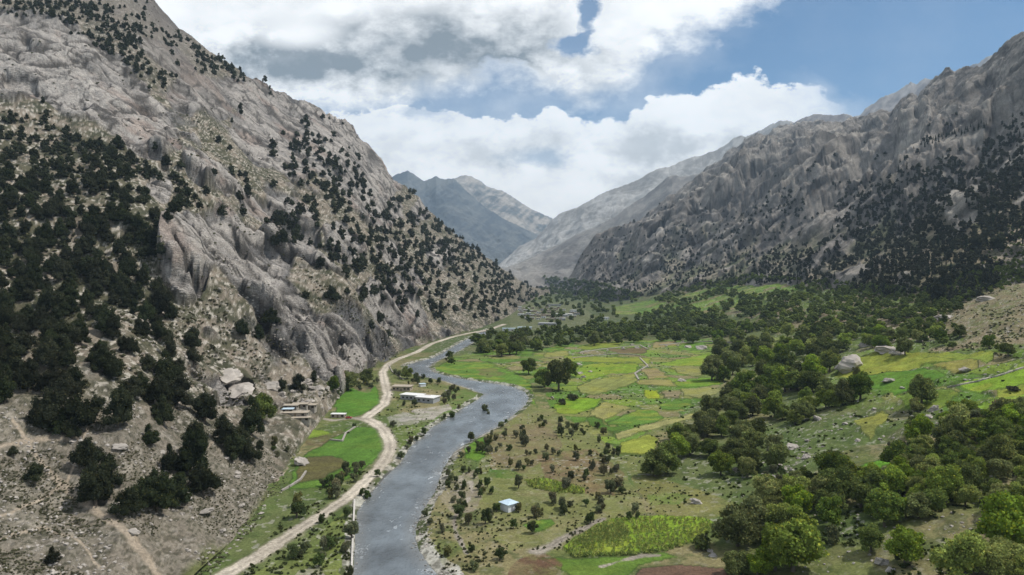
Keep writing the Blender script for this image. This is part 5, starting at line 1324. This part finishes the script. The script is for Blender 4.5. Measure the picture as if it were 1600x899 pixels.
def pts_px(l, n):
    l = np.array(l, float); d = np.concatenate([[0], np.cumsum(np.hypot(*np.diff(l, axis=0).T))]); t = np.linspace(0, d[-1], n); xs_ = np.interp(t, d, l[:, 0]); ys_ = np.interp(t, d, l[:, 1])
    return [q[:3] for q in (pick(a, b, ('ground', 'left_mountain')) for a, b in zip(xs_, ys_)) if q]
wall_run('retaining_wall', pts_px([(554,783),(552,830),(550,880),(548,980)], 60), .9, .7, plain('pale_masonry', (.50,.47,.42), .9, .25, 1.5), 'long pale stone wall between the river and the strip of willows')
for l, h, t, lb in [([(516,688),(535,690),(540,678),(555,668)], .8, 1.0, 'low stone wall between the brown plot and the big green field'),([(440,768),(455,760),(470,750),(478,738)], .8, .9, 'low stone wall under the winding footpath'),
    ([(894,560),(930,556),(965,553),(1000,556)], .8, 1.6, 'pale rubble wall above the yellow-green strip'),([(905,552),(935,547),(970,543),(1000,540),(1012,546)], .8, 1.6, 'pale rubble wall at the top of the fields'),([(1000,560),(1012,572),(992,584),(998,594)], .8, 1.5, 'crooked rubble wall between the central plots'),
    ([(1030,540),(1070,536),(1110,534),(1150,537)], 1.0, 2.4, 'pale rubble bank at the upper right field edge'),([(1585,642),(1600,632),(1640,625)], .9, 1.4, 'stone wall running off the right edge'),([(1480,606),(1520,598),(1560,588),(1600,575)], .7, 1.0, 'stone edge above the bright terrace at the right'),
    ([(608,572),(613,582),(625,590),(630,594)], .9, .8, 'pale parapet beside the road above the small tan-roofed house')]:
    wall_run('stone_wall', pts_px(l, 50), h, t, M_STWALL, lb)
# small red car by the white shed
p = pick(545, 654); e = root('parked_car', p, .15, 'small red car parked at the end of the long white shed', 'car')
def profile(name, prof, w_, m_, par):
    bm = bmesh.new(); n = len(prof); L1 = [bm.verts.new((a, -w_ / 2, b)) for a, b in prof]; L2 = [bm.verts.new((a, w_ / 2, b)) for a, b in prof]
    bm.faces.new(L1); bm.faces.new(L2[::-1])
    for i in range(n): bm.faces.new((L1[i], L2[i], L2[(i + 1) % n], L1[(i + 1) % n]))
    bmesh.ops.bevel(bm, geom=list(bm.edges), offset=.05, segments=1, affect='EDGES')
    me = bpy.data.meshes.new(name); bm.to_mesh(me); bm.free(); me.materials.append(m_); return link(name, me, par)
profile('body', [(-2.1,.35),(2.1,.35),(2.15,.75),(1.25,.95),(-1.9,1.0),(-2.15,.8)], 1.7, M_RED, e); profile('cabin', [(-1.7,.98),(1.1,.93),(.45,1.45),(-1.3,1.48)], 1.5, M_GLASS, e); profile('roof', [(-1.25,1.49),(.42,1.46),(.4,1.52),(-1.2,1.55)], 1.42, M_RED, e)
for sx in (-1.3, 1.3):
    for sy in (-.82, .82):
        bm = bmesh.new(); bmesh.ops.create_cone(bm, cap_ends=True, segments=16, radius1=.33, radius2=.33, depth=.22)
        for v in bm.verts: v.co = (v.co.x + sx, v.co.z + sy, v.co.y + .33)
        me = bpy.data.meshes.new('wheel'); bm.to_mesh(me); bm.free(); me.materials.append(M_TYRE); link('wheel', me, e)
print('buildings', time.time() - T0)
if DBG: open('/tmp/dbg.txt','w').write(repr(labstat()) + repr((len(JUN), len(RM), len(BR), len(WL), nb, counts, BR[min(nB,len(BR)-1)][0], J[nJ][0], time.time()-T0)))
# ------------------------------------------------------------------ air
def box_mesh(name, lo, hi):
    x0, y0, z0 = lo; x1, y1, z1 = hi
    v = [(x0,y0,z0),(x1,y0,z0),(x1,y1,z0),(x0,y1,z0),(x0,y0,z1),(x1,y0,z1),(x1,y1,z1),(x0,y1,z1)]
    me = bpy.data.meshes.new(name); me.from_pydata(v, [], [(0,3,2,1),(4,5,6,7),(0,1,5,4),(1,2,6,5),(2,3,7,6),(3,0,4,7)]); return me
zmin = min(float(s.Z.min()) for s in SURFS); zmax = max(float(s.Z.max()) for s in SURFS)
xs = [float(abs((s.px[[0, -1]] - CX) / F * s.Y.max()).max()) for s in SURFS]; ymax = max(float(s.Y.max()) for s in SURFS)
print('extent', zmin, zmax, max(xs), ymax)
hz = box_mesh('haze', (-max(xs) - 300, -400, zmin - 1), (max(xs) + 300, ymax + 300, zmax + 40))
m = bpy.data.materials.new('air'); m.use_nodes = True; nt = m.node_tree; nt.nodes.clear()
o_ = nt.nodes.new('ShaderNodeOutputMaterial'); v_ = nt.nodes.new('ShaderNodeVolumePrincipled')
v_.inputs['Color'].default_value = HAZE_COL; v_.inputs['Density'].default_value = HAZE_D; v_.inputs['Anisotropy'].default_value = .2
nt.links.new(v_.outputs[0], o_.inputs['Volume']); hz.materials.append(m)
if HAZE_D > 0: link('haze', hz, kind='stuff')

# ------------------------------------------------------------------ sky with clouds
w = bpy.data.worlds.new('World'); bpy.context.scene.world = w; w.use_nodes = True
nt = w.node_tree; N = nt.nodes; L = nt.links; N.clear()
SUN_DIR = np.array([.50, .02, .80]); SUN_DIR /= np.linalg.norm(SUN_DIR)
elev = math.asin(SUN_DIR[2]); azi = math.atan2(SUN_DIR[0], SUN_DIR[1])
sky = node(N, 'ShaderNodeTexSky', sky_type='NISHITA', sun_disc=False); sky.sun_elevation = elev; sky.sun_rotation = azi
sky.altitude = 2600; sky.air_density = 1.0; sky.dust_density = .6; sky.ozone_density = 1.6
tc = node(N, 'ShaderNodeTexCoord'); sp = node(N, 'ShaderNodeSeparateXYZ'); L.new(tc.outputs['Generated'], sp.inputs[0])
X_, Y_, Z_ = sp.outputs
yy = mathn(N, L, 'MAXIMUM', Y_, .02)
a = mathn(N, L, 'DIVIDE', X_, yy); b = mathn(N, L, 'DIVIDE', Z_, yy)      # bearing and slope over the far end of the valley
cv = node(N, 'ShaderNodeCombineXYZ'); L.new(a, cv.inputs[0]); L.new(mathn(N, L, 'MULTIPLY', b, 1.5), cv.inputs[1])
PXn = mathn(N, L, 'ADD', mathn(N, L, 'MULTIPLY', a, F), CX); PYn = mathn(N, L, 'SUBTRACT', HY, mathn(N, L, 'MULTIPLY', b, F))  # sky direction converted to image pixel coordinates
big = noise(N, L, 4.2, 9, .58, cv.outputs[0]); puf = noise(N, L, 13, 12, .62, cv.outputs[0]); puf2 = noise(N, L, 42, 8, .6, cv.outputs[0])
def off(v, dx, dy):
    q = node(N, 'ShaderNodeVectorMath', operation='ADD'); L.new(v, q.inputs[0]); q.inputs[1].default_value = (dx, dy, 0); return q.outputs[0]
soft = noise(N, L, 3.1, 8, .55, off(cv.outputs[0], 3.7, 1.2)); wisp = noise(N, L, 6, 8, .6, off(cv.outputs[0], 7.7, 5.2))
def curve(v, pts, x0, x1, y0, y1):
    """cloud edge in image pixels, image y as a function of image x"""
    fc = node(N, 'ShaderNodeFloatCurve'); t = maprange(N, L, v, x0, x1, 0, 1); L.new(t, fc.inputs['Value'])
    c = fc.mapping.curves[0]; P = [((x - x0) / (x1 - x0), (y - y0) / (y1 - y0)) for x, y in pts]
    while len(c.points) < len(P): c.points.new(.5, .5)
    for q, p in zip(c.points, P): q.location = p; q.handle_type = 'AUTO'
    fc.mapping.update()
    return mathn(N, L, 'ADD', mathn(N, L, 'MULTIPLY', fc.outputs[0], y1 - y0), y0)
def centred(n, k): return mathn(N, L, 'MULTIPLY', mathn(N, L, 'SUBTRACT', n.outputs[0], .5), k)
lowTop = curve(PXn, [(0,150),(420,150),(560,158),(640,158),(700,164),(722,172),(770,182),(800,176),(830,186),(865,172),(900,184),(940,190),(1000,162),(1050,140),(1080,138),(1120,124),(1180,118),(1215,134),(1260,146),(1300,168),(1360,190),(1600,230)], 0, 1600, 0, 400)
upBot = curve(PXn, [(0,190),(430,190),(560,188),(640,178),(690,166),(740,142),(790,132),(850,132),(920,156),(980,140),(1020,104),(1080,86),(1130,62),(1190,34),(1225,4),(1260,-60),(1600,-200)], 0, 1600, -200, 400)
dl = mathn(N, L, 'ADD', mathn(N, L, 'SUBTRACT', PYn, lowTop), mathn(N, L, 'ADD', mathn(N, L, 'ADD', centred(puf, 85), centred(puf2, 34)), centred(big, 90)))
mlow = maprange(N, L, dl, -1, 6, 0, 1)
# the right-hand tail of the lower bank is soft
tail = maprange(N, L, PXn, 1210, 1330, 1, 0)
mlow_s = maprange(N, L, dl, -30, 60, 0, 1)
mx_ = node(N, 'ShaderNodeMix', data_type='FLOAT'); L.new(tail, mx_.inputs[0]); L.new(mlow_s, mx_.inputs[2]); L.new(mlow, mx_.inputs[3])
mlow = mathn(N, L, 'MULTIPLY', mx_.outputs[0], maprange(N, L, PXn, 1290, 1430, 1, 0))
du = mathn(N, L, 'ADD', mathn(N, L, 'SUBTRACT', upBot, PYn), mathn(N, L, 'ADD', centred(puf, 170), centred(soft, 150)))
mup = maprange(N, L, du, -22, 42, 0, 1)
def blob(cx, cy_, rx, ry, wob=0.0, s0=1.0, s1=.0):
    dx = mathn(N, L, 'DIVIDE', mathn(N, L, 'SUBTRACT', PXn, cx), rx); dy = mathn(N, L, 'DIVIDE', mathn(N, L, 'SUBTRACT', PYn, cy_), ry)
    q = mathn(N, L, 'SQRT', mathn(N, L, 'ADD', mathn(N, L, 'MULTIPLY', dx, dx), mathn(N, L, 'MULTIPLY', dy, dy)))
    if wob: q = mathn(N, L, 'ADD', q, centred(puf, wob))
    return maprange(N, L, q, s0, s1, 0, 1)
def mul(x, y): return mathn(N, L, 'MULTIPLY', x, y)
def inv(x): return mathn(N, L, 'SUBTRACT', 1.0, x)
# gaps of blue in the upper bank and behind the lower one
for bb in [(888, 74, 30, 17, 5), (915, 20, 15, 24, 5)]: mup = mul(mup, inv(mul(blob(*bb, 1.1, .5), .9)))
for bb in [(845, 246, 60, 16, 4), (660, 176, 50, 12, 5)]: mlow = mul(mlow, inv(mul(blob(*bb, 1.2, .2), .45)))
# faint high veil in the blue
veil = mul(maprange(N, L, wisp.outputs[0], .42, .75, 0, .45), maprange(N, L, PXn, 1000, 1250, 1, .15))
mask = mathn(N, L, 'MAXIMUM', mathn(N, L, 'MAXIMUM', mlow, mup), veil)
# brightness: sunlit heads, grey bases
gu = mathn(N, L, 'MAXIMUM', blob(690, 75, 310, 74, 2.4, 1.2, .15), mathn(N, L, 'MAXIMUM', blob(480, 95, 260, 45, 3.0, 1.2, .3), blob(790, 105, 120, 45, 3.5, 1.2, .3)))
gu = mul(gu, inv(mul(blob(468, 52, 60, 26, 3.5, 1.1, .4), .95)))
gu = mul(gu, inv(mul(blob(450, 10, 150, 28, 3, 1.1, .3), .9)))
gu = mul(gu, inv(mul(blob(805, 122, 75, 26, 4, 1.1, .5), .9)))
gu = mul(gu, inv(mul(blob(720, 2, 230, 24, 1.0, 1.1, .2), .6)))
gu = mul(gu, inv(mul(blob(950, 50, 70, 60, 3.5, 1.1, .5), .9)))
gu = mul(gu, maprange(N, L, soft.outputs[0], .3, .6, .78, 1.0))
gu2 = mul(mathn(N, L, 'MAXIMUM', blob(1080, 130, 240, 60, 4.5, 1.2, .1), blob(960, 140, 120, 40, 4.5, 1.2, .1)), .33)
gu = mathn(N, L, 'MAXIMUM', gu, gu2)
gl = mathn(N, L, 'MAXIMUM', blob(1060, 232, 170, 34, 4.5, 1.2, .1), mathn(N, L, 'MAXIMUM', mul(blob(800, 240, 170, 30, 4.5, 1.2, .1), .9), mathn(N, L, 'MAXIMUM', mul(blob(1000, 282, 70, 18, 4.5, 1.2, .1), .8), mul(blob(660, 232, 90, 26, 4.5, 1.2, .1), .8))))
gl = mul(gl, maprange(N, L, wisp.outputs[0], .3, .62, .45, 1))
tint_ = mathn(N, L, 'ADD', mul(gu, mul(mup, 1.0)), mul(mul(gl, .42), inv(mul(mup, .5))))
tint_ = mathn(N, L, 'ADD', tint_, mul(maprange(N, L, puf.outputs[0], .36, .60, .20, 0), 1.0), clamp=True)
cc = node(N, 'ShaderNodeMix', data_type='RGBA'); L.new(tint_, cc.inputs[0])
cc.inputs[6].default_value = CLOUD_W; cc.inputs[7].default_value = CLOUD_G
# away from the view the sky is broken cloud
gen = noise(N, L, 2.2, 6, .55, tc.outputs['Generated'])
mg = maprange(N, L, gen.outputs[0], .44, .58, 0, .85)
front = mul(maprange(N, L, Y_, .30, .50, 0, 1), maprange(N, L, b, .62, .50, 0, 1))
mk = node(N, 'ShaderNodeMix', data_type='FLOAT'); L.new(front, mk.inputs[0]); L.new(mg, mk.inputs[2]); L.new(mask, mk.inputs[3])
bl = node(N, 'ShaderNodeVectorMath', operation='MULTIPLY'); L.new(sky.outputs[0], bl.inputs[0]); bl.inputs[1].default_value = SKY_MUL
fin = node(N, 'ShaderNodeMix', data_type='RGBA'); L.new(mk.outputs[0], fin.inputs[0]); L.new(bl.outputs[0], fin.inputs[6]); L.new(cc.outputs[2], fin.inputs[7])
bg = node(N, 'ShaderNodeBackground'); bg.inputs[1].default_value = .1; L.new(fin.outputs[2], bg.inputs[0])
wo = node(N, 'ShaderNodeOutputWorld'); L.new(bg.outputs[0], wo.inputs[0])
w.cycles.sampling_method = 'MANUAL'; w.cycles.sample_map_resolution = 1024

# ------------------------------------------------------------------ sun, camera
sl = bpy.data.lights.new('sun', 'SUN'); sl.energy = SUN_E; sl.angle = math.radians(.6); sl.color = (1, .955, .89)
so = bpy.data.objects.new('sun', sl); C.objects.link(so)
from mathutils import Vector
so.rotation_euler = Vector(SUN_DIR).to_track_quat('Z', 'Y').to_euler(); so.location = (0, 0, 3000)
cam = bpy.data.cameras.new('camera'); co = bpy.data.objects.new('camera', cam); C.objects.link(co)
co.location = (0, 0, H); co.rotation_euler = (math.radians(90), 0, 0)
cam.sensor_width = 36; cam.lens = F / 1600 * 36; cam.shift_y = -(449.5 - HY) / 1600; cam.clip_start = .5; cam.clip_end = 60000
sc = bpy.context.scene; sc.camera = co; sc.render.resolution_x = 1024; sc.render.resolution_y = 575
sc.view_settings.view_transform = 'Standard'; sc.view_settings.look = 'None'; sc.view_settings.exposure = EXPO; sc.view_settings.gamma = 1
sc.render.engine = 'CYCLES'; sc.cycles.max_bounces = 5; sc.cycles.diffuse_bounces = 2; sc.cycles.glossy_bounces = 2; sc.cycles.transmission_bounces = 2; sc.cycles.volume_bounces = 0
sc.cycles.use_denoising = True; sc.cycles.use_adaptive_sampling = True; sc.cycles.adaptive_threshold = .02; sc.cycles.caustics_reflective = False; sc.cycles.caustics_refractive = False
print('done', time.time() - T0)
